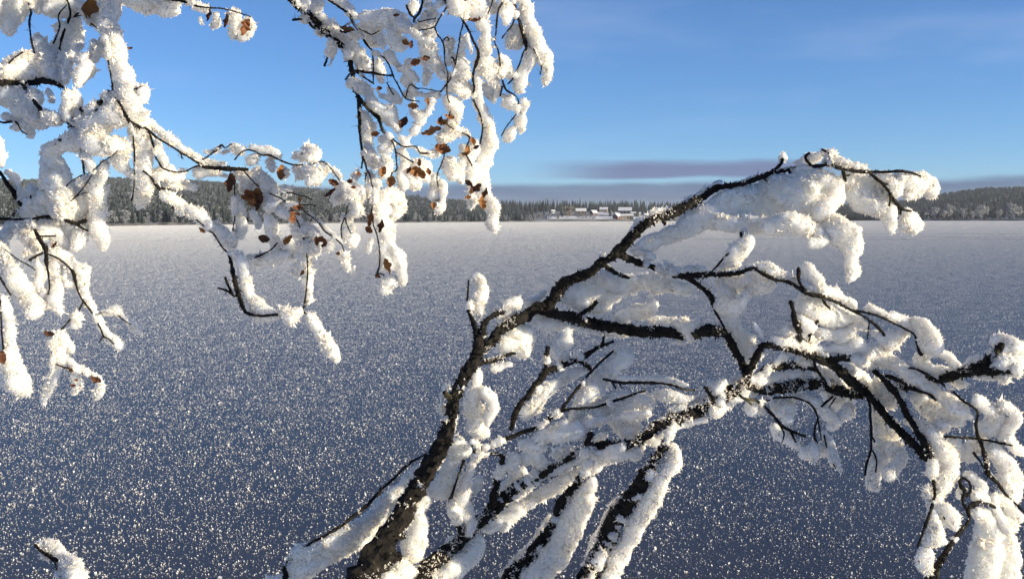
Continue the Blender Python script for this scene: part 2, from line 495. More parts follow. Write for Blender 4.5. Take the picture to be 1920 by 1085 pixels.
def cloud_crown(hh, rx, seed, n, mat, leaf=0.55, base=0.12):
    """rounded crown of many small twig sprays gathered in clumps"""
    r = random.Random(seed); V, T = [], []
    clumps = [(r.gauss(0, 0.42) * rx, r.gauss(0, 0.42) * rx, hh * (base + 0.1 + (0.86 - base) * r.random() ** 0.75)) for _ in range(26)]
    for k in range(n):
        c = clumps[k % len(clumps)]
        f = (c[2] / hh)
        lim = rx * math.sqrt(max(0.05, 1 - ((f - 0.52) / 0.55) ** 2))
        d = math.hypot(c[0], c[1])
        q = min(1, lim / max(d, 0.01))
        p = Vector((c[0] * q + r.gauss(0, rx * 0.16), c[1] * q + r.gauss(0, rx * 0.16), c[2] + r.gauss(0, hh * 0.06)))
        p.z = max(p.z, 0.2)
        a = Vector((r.gauss(0, 1), r.gauss(0, 1), r.gauss(0.5, 1))).normalized() * leaf * r.uniform(0.5, 1.3)
        b_ = Vector((r.gauss(0, 1), r.gauss(0, 1), r.gauss(0, 1))).normalized() * leaf * r.uniform(0.25, 0.7)
        b0 = len(V); V += [p - a, p + b_, p + a, p - b_]; T.append((b0, b0 + 1, b0 + 2, b0 + 3))
    return mesh_np("crown", V, quads=T, mat=mat)
def merge_proto(parts):
    V, Q, mats, mi = [], [], [], []
    for me in parts:
        b0 = len(V); V += [tuple(v.co) for v in me.vertices]
        mats.append(me.materials[0])
        for p in me.polygons: Q.append(tuple(i + b0 for i in p.vertices)); mi.append(len(mats) - 1)
    m2 = bpy.data.meshes.new("tree"); m2.from_pydata(V, [], Q)
    for m in mats: m2.materials.append(m)
    m2.polygons.foreach_set("material_index", mi)
    return m2
P_SPR = [merge_proto([spruce_crown(13, 2.5, 13, s, m), trunk_mesh(4, 0.2, 0.15, M_TRUNK)]) for s, m in ((1, M_SPRUCE), (2, M_SPRUCE), (3, M_SPRUCE_DARK))]
P_PIN = merge_proto([cloud_crown(12, 3.0, 5, 520, M_PINE, 0.75, 0.2), trunk_mesh(7, 0.2, 0.12, M_TRUNK)])
P_BIR = merge_proto([cloud_crown(10, 3.2, 4, 420, M_RIME, 0.7), trunk_mesh(5, 0.16, 0.08, M_TRUNK)])
def wood(name, proto, n, seed, xr, tr, label, smin=0.6, smax=1.15, keep=None):
    r = np.random.default_rng(seed)
    x = r.uniform(xr[0], xr[1], n)
    t = tr[0] + (tr[1] - tr[0]) * r.random(n)
    ok = ~((x > 1015) & (x < 1215) & (t < 0.62))
    if keep is not None: ok &= keep(x, t)
    G = ground(x[ok], t[ok]); G[:, 2] -= 0.3
    m = len(G)
    stuff(name, proto, G, r.uniform(smin, smax, m), r.uniform(0, 6.28, m), label, "forest", None)
wood("frosted_spruce_wood", P_SPR[0], 8000, 1, (-700, 960), (0.05, 1.0), "grey frosted spruce forest covering the long hill on the left", 0.35, 0.68)
wood("spruce_wood", P_SPR[2], 1700, 2, (-700, 1000), (0.0, 0.2), "dark spruces crowding the left shoreline below the hill", 0.4, 0.8)
wood("pine_wood", P_SPR[1], 4500, 3, (1560, 2700), (0.03, 1.0), "grey green forest on the low hill at the right", 0.4, 0.75)
wood("village_wood", P_SPR[2], 900, 4, (900, 1600), (0.62, 1.0), "dark spruce wood behind the farm on the far shore", 0.75, 1.25)
wood("shore_birch_wood", P_BIR, 700, 6, (-700, 1000), (0.0, 0.10), "pale frosted birch scrub along the left shoreline", 0.3, 0.65)
wood("hill_birch_wood", P_BIR, 2600, 8, (-700, 900), (0.1, 1.0), "pale frosted birches scattered through the left hill forest", 0.35, 0.7)
wood("hill_pine_wood", P_PIN, 7000, 12, (-700, 940), (0.04, 1.0), "rounded frosted pines among the spruces of the left hill", 0.35, 0.7)
wood("right_pine_wood", P_PIN, 4500, 13, (1560, 2700), (0.03, 1.0), "rounded frosted pines among the spruces of the right hill", 0.4, 0.75)
wood("point_wood", P_SPR[2], 260, 9, (1480, 1640), (0.0, 0.12), "dark wooded point on the shore below the frosted arch", 0.5, 0.85)

# trees one can tell apart
def far_tree(name, crown, trunk, loc, s, rz, label, group):
    o = empty(name, loc); o.rotation_euler.z = rz; o.scale = (s, s, s)
    tag(o, label, "tree", group)
    for nm, me in (("crown", crown), ("trunk", trunk)):
        c_ = bpy.data.objects.new(nm, me); COL.objects.link(c_); c_.parent = o
    return o
SP_C = [spruce_crown(15, r_, 14, s, M_SPRUCE_DARK) for s, r_ in ((11, 2.3), (12, 2.9), (13, 2.0))]
SP_T = trunk_mesh(4, 0.22, 0.16, M_TRUNK)
rr = random.Random(3)
for k in range(74):
    x = 938 + k * 5.6 + rr.uniform(-2.5, 2.5) if k < 58 else rr.choice((1052, 1070, 1100, 1122, 1143, 1149, 1196, 1203, 1208, 1020, 1028)) + rr.uniform(-4, 4)
    t = rr.uniform(0.52, 0.7) if 1010 < x < 1215 else rr.uniform(0.05, 0.4)
    if k >= 58: t = rr.uniform(0.12, 0.4)
    p_ = ground1(x, t); p_.z -= 0.3
    far_tree("spruce_tree", SP_C[k % 3], SP_T, p_, rr.uniform(0.75, 1.2) * (1 if k < 58 else 0.7), rr.uniform(0, 6), "dark spruce in the row of trees around the far farm", "spruces around the far farm")
BI_C = [cloud_crown(11, 4.2, s, 700, M_PALE, 0.6) for s in (21, 22, 23)]
BI_T = trunk_mesh(6, 0.2, 0.1, M_TRUNK)
for k, x in enumerate((1751, 1769, 1779, 1803, 1821, 1836, 1845, 1872, 1896, 1907, 1931)):
    p_ = ground1(x, 0.010 + 0.006 * ((k * 7) % 5)); p_.z -= 0.2
    far_tree("birch_tree", BI_C[k % 3], BI_T, p_, (1.15, 0.8, 1.3, 1.0, 0.7, 1.2)[k % 6], k * 1.3, "round pale frosted birch on the far right shore", "pale frosted birches on the far right shore")
WI = cloud_crown(12, 9.0, 31, 1500, M_WILLOW, 0.8, 0.05)
p_ = ground1(1065, t_for_y(1065, 407)); p_.z -= 0.3
far_tree("willow_tree", WI, trunk_mesh(4, 0.4, 0.25, M_TRUNK), p_, 0.92, 0, "broad rounded grey brown willow left of the farm roofs", None)
SH = [cloud_crown(5, 3.0, s, 260, m, 0.5, 0.03) for s, m in ((41, M_RIME), (42, M_WILLOW))]
for k, (x, y) in enumerate(((1030, 411), (1046, 411), (1084, 410), (1091, 411), (1099, 410), (1107, 410), (1113, 411), (1145, 404), (1150, 405), (1198, 408), (1204, 409), (1012, 410), (1000, 411), (985, 412), (970, 412))):
    p_ = ground1(x, max(0.004, t_for_y(x, y))); p_.z -= 0.2
    o = empty("shrub", p_); o.scale = (1, 1, rr.uniform(0.8, 1.3)); o.rotation_euler.z = k
    tag(o, "small frosted shrub by the shore in front of the far farm", "shrub", "shrubs in front of the far farm")
    for nm, me in (("crown", SH[k % 2]), ("trunk", BI_T)):
        c_ = bpy.data.objects.new(nm, me); COL.objects.link(c_); c_.parent = o
        if nm == "trunk": c_.scale = (0.4, 0.4, 0.3)

# farm buildings
M_ROOF = simple("roof_felt", (0.05, 0.05, 0.055), (0.09, 0.09, 0.10), 1.0)
M_GLASSY, nt, p = material("window_glass"); p.inputs['Base Color'].default_value = (0.02, 0.025, 0.03, 1); p.inputs['Roughness'].default_value = 0.1
M_TRIM = simple("white_paint", (0.7, 0.7, 0.7), (0.8, 0.8, 0.8), 2.0, 0.6)
def wallmat(nm, ccol):
    return simple(nm, tuple(v * 0.8 for v in ccol), ccol, 1.2, 0.8)
WALLS = {"red": wallmat("falun_red", (0.15, 0.05, 0.04)), "brown": wallmat("brown_boards", (0.13, 0.085, 0.06)),
         "tan": wallmat("tan_boards", (0.42, 0.33, 0.26)), "white": wallmat("white_boards", (0.7, 0.69, 0.66)), "dark": wallmat("dark_boards", (0.06, 0.05, 0.05))}
def box(x0, x1, y0, y1, z0, z1):
    V = [(x, y, z) for z in (z0, z1) for y in (y0, y1) for x in (x0, x1)]
    Q = [(0, 2, 3, 1), (4, 5, 7, 6), (0, 1, 5, 4), (2, 6, 7, 3), (0, 4, 6, 2), (1, 3, 7, 5)]
    return V, Q
def house(name, x, y, wpx, wall_h, roof_h, dp, color, rz, label, chimney=False, cat="house"):
    t = t_for_y(x, y); loc = ground1(x, t); loc.z -= 0.4
    w = wpx / F_PX * loc.y
    o = empty(name, loc); o.rotation_euler.z = rz
    tag(o, label, cat, "buildings on the far shore")
    def child(nm, V, Q, m, par=None):
        me = mesh_np(nm, V, quads=[q for q in Q if len(q) == 4], tris=[q for q in Q if len(q) == 3] or None, mat=m)
        c_ = bpy.data.objects.new(nm, me); COL.objects.link(c_); c_.parent = par or o; return c_
    hw, hd = w / 2, dp / 2
    V, Q = box(-hw, hw, -hd, hd, 0, wall_h + 0.4)
    zt = wall_h + 0.4
    V += [(-hw, 0, zt + roof_h - 0.15), (hw, 0, zt + roof_h - 0.15)]
    Q = Q + [(4, 6, 8), (7, 5, 9)]
    wl = child("wall", V, Q, WALLS[color])
    def slabs(th, z, ov, nm, m, par=None):
        k = roof_h / hd
        V = []
        for s in (-1, 1):
            for xx in (-hw - ov, hw + ov):
                for (yy, zz) in ((s * (hd + ov), zt - ov * k + z), (0, zt + roof_h + z)):
                    V += [(xx, yy, zz), (xx, yy, zz + th)]
        Q = []
        for b0 in (0, 8):
            for f in ((0, 2, 6, 4), (1, 5, 7, 3), (0, 4, 5, 1), (2, 3, 7, 6), (0, 1, 3, 2), (4, 6, 7, 5)): Q.append(tuple(i + b0 for i in f))
        return child(nm, V, Q, m, par)
    rf = slabs(0.15, 0.0, 0.5, "roof", M_ROOF)
    slabs(0.45, 0.155, 0.48, "roof_snow", M_SNOW, rf)
    if chimney:
        V, Q = box(-0.45, 0.45, -0.45, 0.45, zt + roof_h - 0.6, zt + roof_h + 1.6); child("chimney", V, Q, WALLS["red"], rf)
    nw = max(2, int(w / 3.6))
    for i in range(nw):
        cx_ = -hw + w * (i + 0.5) / nw; cz = 0.4 + wall_h * 0.55
        V, Q = box(cx_ - 0.6, cx_ + 0.6, -hd - 0.06, -hd - 0.003, cz - 0.75, cz + 0.75); wi = child("window", V, Q, M_TRIM)
        V, Q = box(cx_ - 0.45, cx_ + 0.45, -hd - 0.09, -hd - 0.063, cz - 0.6, cz + 0.6); child("pane", V, Q, M_GLASSY, wi)
    return o
house("shed", 1037, 399.5, 6, 2.2, 1.2, 5, "white", 0.2, "tiny snow capped shed left of the broad willow", cat="shed")
house("barn", 1089, 401, 19, 3.2, 2.6, 9, "brown", 0.0, "long brown barn with snowy roof behind the willow", cat="barn")
house("cottage", 1113, 404, 10, 3.0, 2.4, 7, "red", 0.5, "red cottage with slanting snow roof right of the barn")
house("farmhouse", 1132, 398, 14, 3.4, 2.6, 9, "tan", -0.15, "tan house with white hipped roof highest on the slope", True)
house("farmhouse", 1172, 402.5, 24, 4.6, 3.4, 12, "dark", -0.15, "largest dark farmhouse under a broad white roof", True)
house("cottage", 1157, 410.5, 10, 3.0, 2.6, 8, "red", 0.6, "orange red cottage at the shore below the large farmhouse")
house("boathouse", 1168, 411, 14, 3.6, 1.5, 8, "tan", 0.0, "tan flat roofed building on the shore below the large farmhouse", cat="building")
house("outbuilding", 1181, 410.5, 11, 3.6, 1.4, 8, "dark", 0.05, "dark outbuilding with pale posts beside the tan shore building", cat="building")
house("annexe", 1188, 404, 11, 2.6, 1.0, 7, "dark", 0.0, "low flat annexe to the right of the large farmhouse", cat="building")
house("cabin", 1212, 408, 9, 2.4, 1.8, 7, "dark", 0.2, "small dark cabin with snow roof near the frosted branch", cat="cabin")
house("cabin", 1225, 402.5, 8, 2.4, 1.4, 6, "white", -0.2, "small pale cabin half behind the frosted branch", cat="cabin")
house("cabin", 1733, 408, 15, 2.8, 2.2, 8, "white", 0.4, "pale cabin left of the frosted birches on the right shore", cat="cabin")
# ---------------------------------------------------------------- traced strokes (photo pixels: x y half-width)
# b = bark, f = frost just behind its twig, g = shaded frost further back, a = frost wrapped round its twig
# a number after the letter shifts the stroke away from the camera, in centimetres
TREE_LEFT = """
b4 -640 3000 60, -635 2000 56, -630 1200 52, -620 500 46, -610 0 40, -600 -500 34, -590 -1100 24
b2 -610 330 22, -420 330 16, -200 300 10, -60 312 6, -5 322 4, 10 340 4, 25 360 5, 40 383 5
b2 -610 180 24, -400 160 18, -180 170 11, -40 158 7, 15 155 5, 30 155 6, 40 154 4, 58 156 6, 78 152 6, 100 155 5, 115 163 4
b2 -600 -250 30, -350 -260 24, -80 -200 18, 150 -140 14, 350 -90 12, 470 -55 10, 530 -25 8, 548 0 7, 562 14 8, 575 25 7, 600 48 7, 616 65 6.5, 630 78 6.5, 645 90 6, 653 105 6, 658 125 5, 662 145 5, 665 165 5, 672 182 4.5, 674 200 4, 674 225 3.5, 675 250 3, 677 270 3, 680 295 2.5
b2 350 -90 9, 500 -95 8, 700 -75 7, 830 -50 6, 945 -40 5, 960 -10 4, 965 15 4, 972 35 4, 980 60 4, 985 80 4, 990 97 4.5
b2 150 -140 8, 175 -60 6, 205 5 3, 197 20 2.5, 192 35 2.5, 190 55 2.5
b2 -80 -200 8, 20 -80 5, 56 10 3, 55 40 2.5, 58 70 2.5, 62 90 2.5, 65 100 2
b2 -180 170 6, -90 180 4, 0 138 2.5, 20 115 2, 42 98 2
b 115 163 3, 122 165 3.5, 123 180 3, 124 200 3, 120 205 3, 125 222 6
c 78 208 4, 90 218 5, 105 225 6, 125 222 9, 135 232 8, 138 250 7, 140 258 6
b 40 154 4, 60 185 4, 78 208 4
b 150 205 4, 170 208 4, 182 205 3
c 165 205 5, 185 195 5, 200 180 5, 210 172 4, 213 178 3
b -60 210 4, 0 229 2, 15 229 2.5, 30 229 2, 40 245 1.5, 50 252 1.2
b -40 158 4, -60 210 4
b2 40 -110 5, 110 -30 3, 131 18 2, 128 40 3, 118 65 3, 113 85 3, 110 105 3
b 125 10 1.5, 110 28 1.5, 112 50 2, 105 70 2, 100 82 2
b 138 32 2, 150 22 2, 160 12 1.5
b 138 32 2, 155 30 1.5, 165 40 1.5, 178 50 2, 190 58 2, 196 68 2.2, 201 90 2.2, 203 115 2.2, 206 130 2.2, 210 155 2.2, 213 178 2.2, 228 200 3, 238 222 3.5, 256 236 4, 276 242 3, 290 255 3, 300 262 2.5, 322 275 2, 340 287 2.5, 355 295 2.5, 370 305 3, 385 313 4, 405 315 4, 425 317 5, 440 317 4, 465 318 3
b 238 222 3, 248 245 2, 250 260 2, 252 290 2, 252 330 1.5, 250 360 2, 247 376 2
b 252 168 1.5, 266 162 1
b 140 115 2, 150 110 3, 165 100 2
f -30 0 34, 8 -10 40, 18 15 34, 14 42 20, 14 55 9
f 68 -8 20, 72 10 16, 72 20 8
g 85 20 8, 105 8 22, 130 12 20, 155 15 16
f 65 68 5, 72 85 14, 82 105 17, 92 128 17, 102 142 14, 100 150 8
f 5 150 16, 25 130 18, 48 112 18, 62 128 16, 30 145 14, 70 140 12
f 8 178 18, 30 180 21, 55 182 21, 70 182 15
g 90 172 10, 95 185 9, 102 192 4
f 30 195 14, 50 205 20, 65 212 16, 72 220 8
g 140 40 16, 135 70 20, 128 100 18, 120 130 15, 118 150 10
f 150 85 10, 140 100 10, 130 115 8, 122 148 8
g 112 50 8, 108 75 7, 105 100 10, 100 110 8
f 180 5 16, 182 30 14, 192 45 12, 200 55 10
a 215 -8 18, 212 25 18, 205 45 18, 208 60 16
f 208 60 16, 217 80 16, 221 105 18, 226 130 18, 230 150 19, 237 175 20, 246 200 20, 256 225 20, 263 250 20, 268 280 20, 269 310 19, 269 340 18, 266 365 16, 261 382 10, 258 393 5
f 262 178 10, 272 172 11, 278 185 7, 265 190 8
g 195 78 10, 185 92 14, 172 108 14
f 160 130 16, 150 150 16, 145 160 10
f 140 172 11, 142 190 9, 136 202 6
f 175 78 6, 180 95 8
g 180 200 8, 195 190 8
f 148 205 7, 150 225 16, 165 240 22, 190 235 22, 210 210 16, 215 195 10
f 225 225 12, 200 225 20, 170 250 18
f 8 218 8, 25 224 6
g 45 225 8, 55 240 8, 58 252 6
g 75 235 8, 90 228 6, 20 240 5
f 150 260 22, 125 270 16, 105 278 16, 92 287 12
f 100 300 20, 105 325 26, 110 345 24, 120 365 20, 128 385 14, 125 400 12
c 138 258 6, 112 265 4, 100 272 3, 88 278 3.5, 82 290 3, 84 320 3, 100 360 3, 112 385 3, 110 398 4
f 170 265 20, 185 280 12, 195 292 6
b 150 262 3, 153 285 2.5, 155 300 2.5, 158 325 2.5
f 160 290 7, 168 305 9, 172 320 7
f 205 275 14, 220 270 13, 235 280 10, 225 300 13, 235 315 9, 240 325 6, 250 330 4
f 88 370 12, 98 385 13, 100 398 9
b 125 350 2, 130 343 1.2, 150 330 1.2, 172 322 1.3, 190 305 1.3, 212 291 1.5, 220 282 1.5
b 175 322 1.3, 165 340 1.3, 150 360 1.3, 133 377 1.5
b 140 370 1, 155 363 1, 164 362 1
g 195 310 10, 180 325 8, 150 342 7
f 192 325 8, 178 345 14, 182 370 16, 185 395 15, 178 412 14, 185 430 15, 192 448 12, 192 462 6
g 150 385 16, 160 400 18, 145 362 10, 130 410 15, 125 430 14
f 150 440 14, 145 455 12, 140 465 7, 155 430 10
b 110 400 4, 128 415 4, 140 418 4, 150 425 3, 165 433 2
b 145 418 3, 155 415 4, 162 414 4
b -200 420 6, -5 411 3.5, 20 411 3, 50 411 3, 80 407 3, 100 405 4, 110 398 4, 112 385 2
b -420 335 10, -300 390 8, -200 420 6
f 15 325 8, 25 330 10, 33 345 8, 30 358 6
g 42 360 9, 48 375 8
g -4 260 9, 0 270 10, 2 290 8, 3 310 6
b 22 405 2, 25 402 2, 40 390 2, 55 375 2, 58 365 1.5, 55 358 1
g 45 400 8, 60 390 14, 75 375 14, 78 392 12
f 58 355 7, 62 350 7
g 15 422 12, 35 422 10
f 42 432 9, 38 426 6
f 10 440 10, 0 450 14, 5 470 12
g 80 432 16, 100 428 16, 112 450 14, 120 465 10
b 48 411 3, 52 412 3, 62 425 3, 72 445 4, 85 465 5, 87 490 3.5, 90 510 2.5, 93 535 2, 90 552 2
b 75 443 2.5, 90 443 2, 105 442 1.5
g 55 445 12, 65 462 10, 45 475 7
f 5 470 14, 10 495 18, 25 520 20, 40 540 20, 55 560 20, 65 575 15, 60 588 8
b -30 420 4, -25 480 3, 0 520 2.5, 12 540 2, 20 553 2.5
b -25 480 3, -8 540 2, 1 565 2, 2 590 2, 3 620 2, 6 650 2, 5 665 1.5
f 5 560 8, 10 590 14, 12 620 14, 15 650 16, 20 680 20, 25 710 22, 40 720 18, 48 735 11, 38 738 9
f 100 475 8, 103 500 13, 105 525 13, 105 550 12, 103 570 9, 112 580 6, 112 592 4
f 115 480 10, 125 500 7, 120 520 7, 128 535 6, 135 530 5
f 110 470 10, 128 485 12, 140 495 10, 150 510 10, 153 530 11, 158 550 10, 168 570 9, 178 588 9, 188 605 9, 200 625 10, 215 640 11, 225 648 8
b 86 475 2, 110 485 2, 128 500 2, 137 510 3.5, 141 525 3.5, 146 545 2, 153 560 2, 168 580 2.2, 178 597 2, 188 615 2, 194 630 2, 205 636 1.5, 213 645 1.5
b 193 630 1.5, 188 638 1, 186 642 .8
b 178 590 1.2, 200 585 1.2, 220 590 1.5, 228 597 1.5, 245 608 1.2
f 195 585 6, 208 583 7, 218 580 6, 230 590 6, 240 600 6, 252 610 12, 258 615 9
b 156 566 2, 147 582 2, 135 595 2, 120 612 2, 108 625 2, 100 642 2, 98 662 1.8, 97 685 1.5, 92 705 1.5, 82 708 1
b 97 622 1, 108 622 1.2
b 100 640 1, 90 645 1
f 150 590 5, 145 600 7, 140 612 6
f 112 625 5, 118 635 10, 130 645 9, 135 655 6
f 108 655 10, 115 670 12, 108 685 10, 105 700 8, 102 715 8, 92 728 9, 85 740 8, 80 752 7
f 125 675 8, 140 682 7, 152 690 6, 170 698 6, 183 708 7, 190 720 10, 185 735 10, 178 745 7
f 140 705 8, 145 720 7, 140 735 5
b 100 680 1.5, 118 688 1.5, 135 692 1.5, 155 700 1.2, 172 705 1.2
b 8 466 1.2, 16 473 1.2, 35 487 1.3, 55 498 1.3, 66 506 1.3
b 55 488 3, 68 480 3, 80 475 3
f 70 490 8, 78 510 9, 75 525 8, 72 540 8, 80 550 6
f 278 228 8, 290 240 9, 305 252 9, 320 262 9, 335 272 9, 350 284 8, 362 290 8, 378 298 9, 395 305 8, 410 308 6, 425 306 6
b 338 285 2, 342 297 1.5
b 278 243 3, 280 250 3, 287 270 3, 290 290 2.5, 298 305 2.5, 305 315 2, 325 322 1.5, 345 322 1.5, 355 318 2, 368 312 2.5, 380 310 3
f 292 258 6, 298 275 9, 302 290 9, 308 305 8
g 318 318 9, 332 323 7, 345 322 6
f 355 318 5, 365 313 5
f 385 285 7, 400 285 6, 412 280 5
b 380 300 2, 405 282 3, 415 272 2.5, 422 277 1.5, 434 270 1.5
g 425 283 7, 418 285 5
f 440 272 7, 445 282 9, 455 280 5
b 440 300 2, 452 286 1.5, 465 281 1.5, 480 285 1.8, 492 291 2, 505 291 2, 524 300 2, 549 309 2, 571 309 2, 593 306 1.8, 606 303 1.5, 620 315 1.2, 640 345 1.2, 655 375 1.2, 651 389 1.2
f 470 276 4, 480 277 5, 495 280 6, 510 286 6, 522 292 5
g 470 300 9, 480 295 7
g 508 305 10, 512 318 8
g 372 325 8, 385 320 8, 410 325 7, 425 332 6, 445 325 8
f 455 330 11, 470 335 10, 480 322 10, 462 350 12, 490 330 12, 500 345 12, 508 365 12, 505 385 11, 515 380 8, 485 315 6
b 455 318 2, 470 335 1.5, 485 350 1.5, 500 360 1.5, 527 372 1.5, 540 383 1.5, 556 384 1.5, 580 384 1.4, 592 386 1.2
b 527 365 1.5, 543 361 1.5, 560 366 1.5, 575 369 1.3, 585 375 1
g 445 385 8, 448 405 9, 455 425 10, 450 440 9
b 440 330 1.5, 440 368 1.5, 441 390 1.8, 440 410 1.5, 436 432 1.5
g 475 400 7, 482 412 6, 485 425 4
b 450 380 1.5, 455 395 1.5, 465 412 1.5
f 292 330 10, 305 325 9, 320 330 10, 335 332 9, 342 335 6
b 268 320 2, 280 330 2, 286 337 2.5, 295 350 3, 310 354 2.5, 320 355 1.5
g 310 342 9, 330 345 9, 350 348 7, 365 352 5
f 308 365 7, 320 370 9, 335 380 9, 340 390 7
b-6 295 350 2.5, 308 368 2.5, 322 385 3.5, 335 397 3.5, 345 399 3, 372 415 2, 390 432 2, 400 438 1.8, 408 450 2, 418 465 2, 430 480 3, 437 510 4.5, 444 540 5, 453 568 5, 462 586 4, 488 592 2.5, 517 590 3, 545 592 2, 567 580 2.5
f 355 395 9, 370 400 10, 380 410 11, 390 420 11, 398 430 8, 385 430 7
g 405 425 11, 420 445 14, 432 458 12, 440 446 8
b 409 540 2, 425 545 3, 440 555 3
b 422 520 2.5, 428 535 3, 435 550 3
f 437 478 13, 450 480 10, 457 495 14, 459 520 13, 465 545 13, 474 566 14, 484 580 12, 494 589 12, 508 590 11, 520 590 9
f 470 487 11, 485 489 11, 500 486 12, 515 484 11, 530 483 9, 540 480 6
b 455 490 2, 480 482 2, 508 468 2, 520 455 1.5
f 435 530 6, 432 540 5
a 530 585 11, 540 595 13, 550 588 11, 545 605 7, 562 582 7
b 575 470 1.5, 577 510 1.5, 575 535 1.5, 573 555 2, 570 575 3, 567 580 2.5, 585 600 2, 600 625 1.8, 618 655 1.5, 625 668 1.5
a 578 590 9, 587 603 12, 597 620 13, 607 634 12, 616 647 11, 623 660 10, 629 672 7
f 577 510 9, 578 530 6, 578 550 5, 576 565 5
g 578 282 10, 588 288 12, 590 298 8
f 552 292 8, 566 294 9, 580 298 6
g 533 318 8, 535 328 5
f 575 318 8, 585 325 12, 592 338 11, 600 328 11, 610 315 9, 580 342 7
g 560 318 8, 565 328 7
f 612 308 8, 622 318 9, 631 322 8, 638 330 7
f 632 345 7, 643 352 9, 650 362 9, 660 372 11, 665 385 12, 668 395 9, 662 400 7
f 633 368 8, 629 375 6
f 497 361 12, 510 375 9, 505 388 8
f 533 356 8, 540 362 7
g 530 397 10, 535 405 8, 522 390 8
f 557 408 9, 560 422 9, 560 435 8
b 556 384 1.5, 582 405 1.8, 597 417 1.8, 608 433 1.8, 618 440 1.8, 627 446 1.8, 640 458 1.6, 645 470 1.4
f 578 400 6, 590 410 5, 605 420 5, 615 432 5, 628 440 6, 640 452 6
b 545 390 1.5, 560 420 1.5, 570 450 1.5, 575 470 1.5
f 568 436 11, 585 428 10, 592 440 10, 595 452 10, 580 463 14, 565 460 11, 595 470 9
f 563 480 12, 575 490 11, 552 508 11, 560 500 11, 574 513 11, 575 525 9, 577 535 6
g 540 455 8, 545 465 9, 550 475 8
f 622 458 8, 612 464 6
f 643 475 8, 648 485 10, 650 497 10, 652 503 7
g4 660 508 8, 664 500 6
g 502 405 7, 508 420 8, 512 440 9, 515 455 9, 520 470 9
b 651 389 1.2, 648 410 1.4, 652 425 1.4, 658 438 1.2
b 648 405 1.4, 640 425 1.6, 641 446 1.6
g 648 410 8, 655 430 9, 645 440 8, 660 450 8, 655 460 7, 668 445 5
a 575 5 7, 565 12 5
g 590 15 12, 600 5 12, 590 25 9
f 605 32 9, 620 45 11, 632 60 10, 642 70 8
b 548 38 2, 552 37 3, 562 36 3, 572 34 3, 585 50 3, 592 55 2
g 565 38 5, 588 48 6, 598 60 5, 602 64 4
b 620 72 2.5, 617 95 2.5, 613 112 2.5, 608 124 2.5
f 624 85 6, 626 100 6, 622 112 6, 618 122 7
g 660 60 10, 668 70 8
f 645 82 8, 660 80 9, 670 95 10, 680 110 10, 688 125 8, 693 132 4
g 668 108 10, 675 125 9
b 560 -45 3.5, 600 -12 2.5, 615 0 2.5, 628 8 2.5, 645 20 3, 655 28 3, 662 42 3, 672 58 3, 680 72 3, 690 87 2.5, 700 97 2.5, 708 103 2, 718 107 1.6, 725 115 1.5, 733 130 1.8, 738 145 1.8, 745 157 1.8, 755 177 1.5, 765 187 1.5, 786 190 1.2
b 640 52 1.5, 657 43 1.5
b 698 98 2, 700 118 1.8, 700 140 1.8, 700 158 1.5
b 672 54 1.8, 685 60 1.5, 697 65 1.5, 711 58 1.2
g 622 0 9, 640 8 11, 655 18 10, 665 32 8
g 680 48 13, 700 62 11, 690 70 9, 715 75 9
f 675 30 9, 690 32 13, 710 35 15, 730 35 16, 745 32 12, 755 45 13, 768 55 12, 780 65 11, 792 75 9
f 735 60 15, 740 75 13, 750 85 11, 757 95 6
f 714 80 6, 718 86 5
g 730 105 11, 742 118 10, 748 130 7
g 708 120 11, 712 140 10, 715 152 8
b 662 133 3, 680 135 3.5, 698 137 3, 720 141 2.5, 738 142 2
b 668 136 2, 675 140 2, 690 150 2, 698 155 1.5
b 662 136 2, 655 140 2, 648 150 2.5
f 658 158 8, 668 155 9, 678 165 12, 690 170 10, 692 185 12, 700 195 12, 712 205 13, 722 215 14, 735 225 13, 742 240 11
f 725 205 9, 735 205 8
f 680 215 6, 686 225 11, 688 245 11, 689 265 11, 691 285 13, 697 300 13, 705 310 10
b 672 182 4, 690 205 4, 700 213 4, 710 222 4, 715 238 4, 722 250 3, 735 260 2.5, 748 270 2, 757 275 1.5, 780 275 1.5, 788 287 1.8, 808 287 2.5, 820 288 2
b 725 155 1.5, 733 170 1.5, 738 178 1.5
g 730 165 8, 742 180 8, 750 190 6, 715 180 7
f 768 120 13, 760 135 9, 772 140 9, 782 150 8
f 800 80 17, 805 105 15, 815 120 13, 825 132 9, 838 140 7
f 790 115 9, 800 140 8, 795 160 6
f 765 160 8, 775 170 9, 760 150 8
b 760 186 1.5, 768 160 1.5, 782 166 1.5, 792 166 1, 826 172 1
g 790 175 10, 805 180 10, 820 178 8, 762 176 10
f 775 185 7, 773 210 10, 790 220 11, 785 230 10
f 810 190 9, 805 205 10, 800 215 8
b 760 -65 4, 780 -30 3.5, 790 -5 3, 792 5 3, 787 22 3, 778 35 3, 776 42 2.5
b 778 35 2.5, 768 25 3, 762 10 2
g 775 10 8, 770 25 6
f 800 5 11, 812 12 9, 825 5 8
b 830 -50 4, 835 -5 4, 838 8 4, 842 18 4, 852 25 3, 865 32 3, 872 45 3, 880 60 3, 888 78 3, 895 92 3.5, 897 105 3.5, 893 118 3.5, 888 135 3, 887 150 2.5, 889 165 2.5, 887 185 2, 900 215 2, 905 240 2, 900 270 2
b 838 12 2, 832 22 2, 822 38 1.8, 815 50 1.5, 800 55 1.5, 785 57 1
b 818 35 1.2, 800 38 1.2, 785 42 1
g 800 30 11, 790 45 11, 815 25 9, 800 55 8, 810 65 9
a 850 0 12, 855 12 13, 865 25 13, 875 35 8
f 890 5 17, 900 15 15, 905 30 12, 880 15 13
f 905 45 15, 912 55 13, 910 70 12, 905 80 13, 915 90 8, 912 100 7
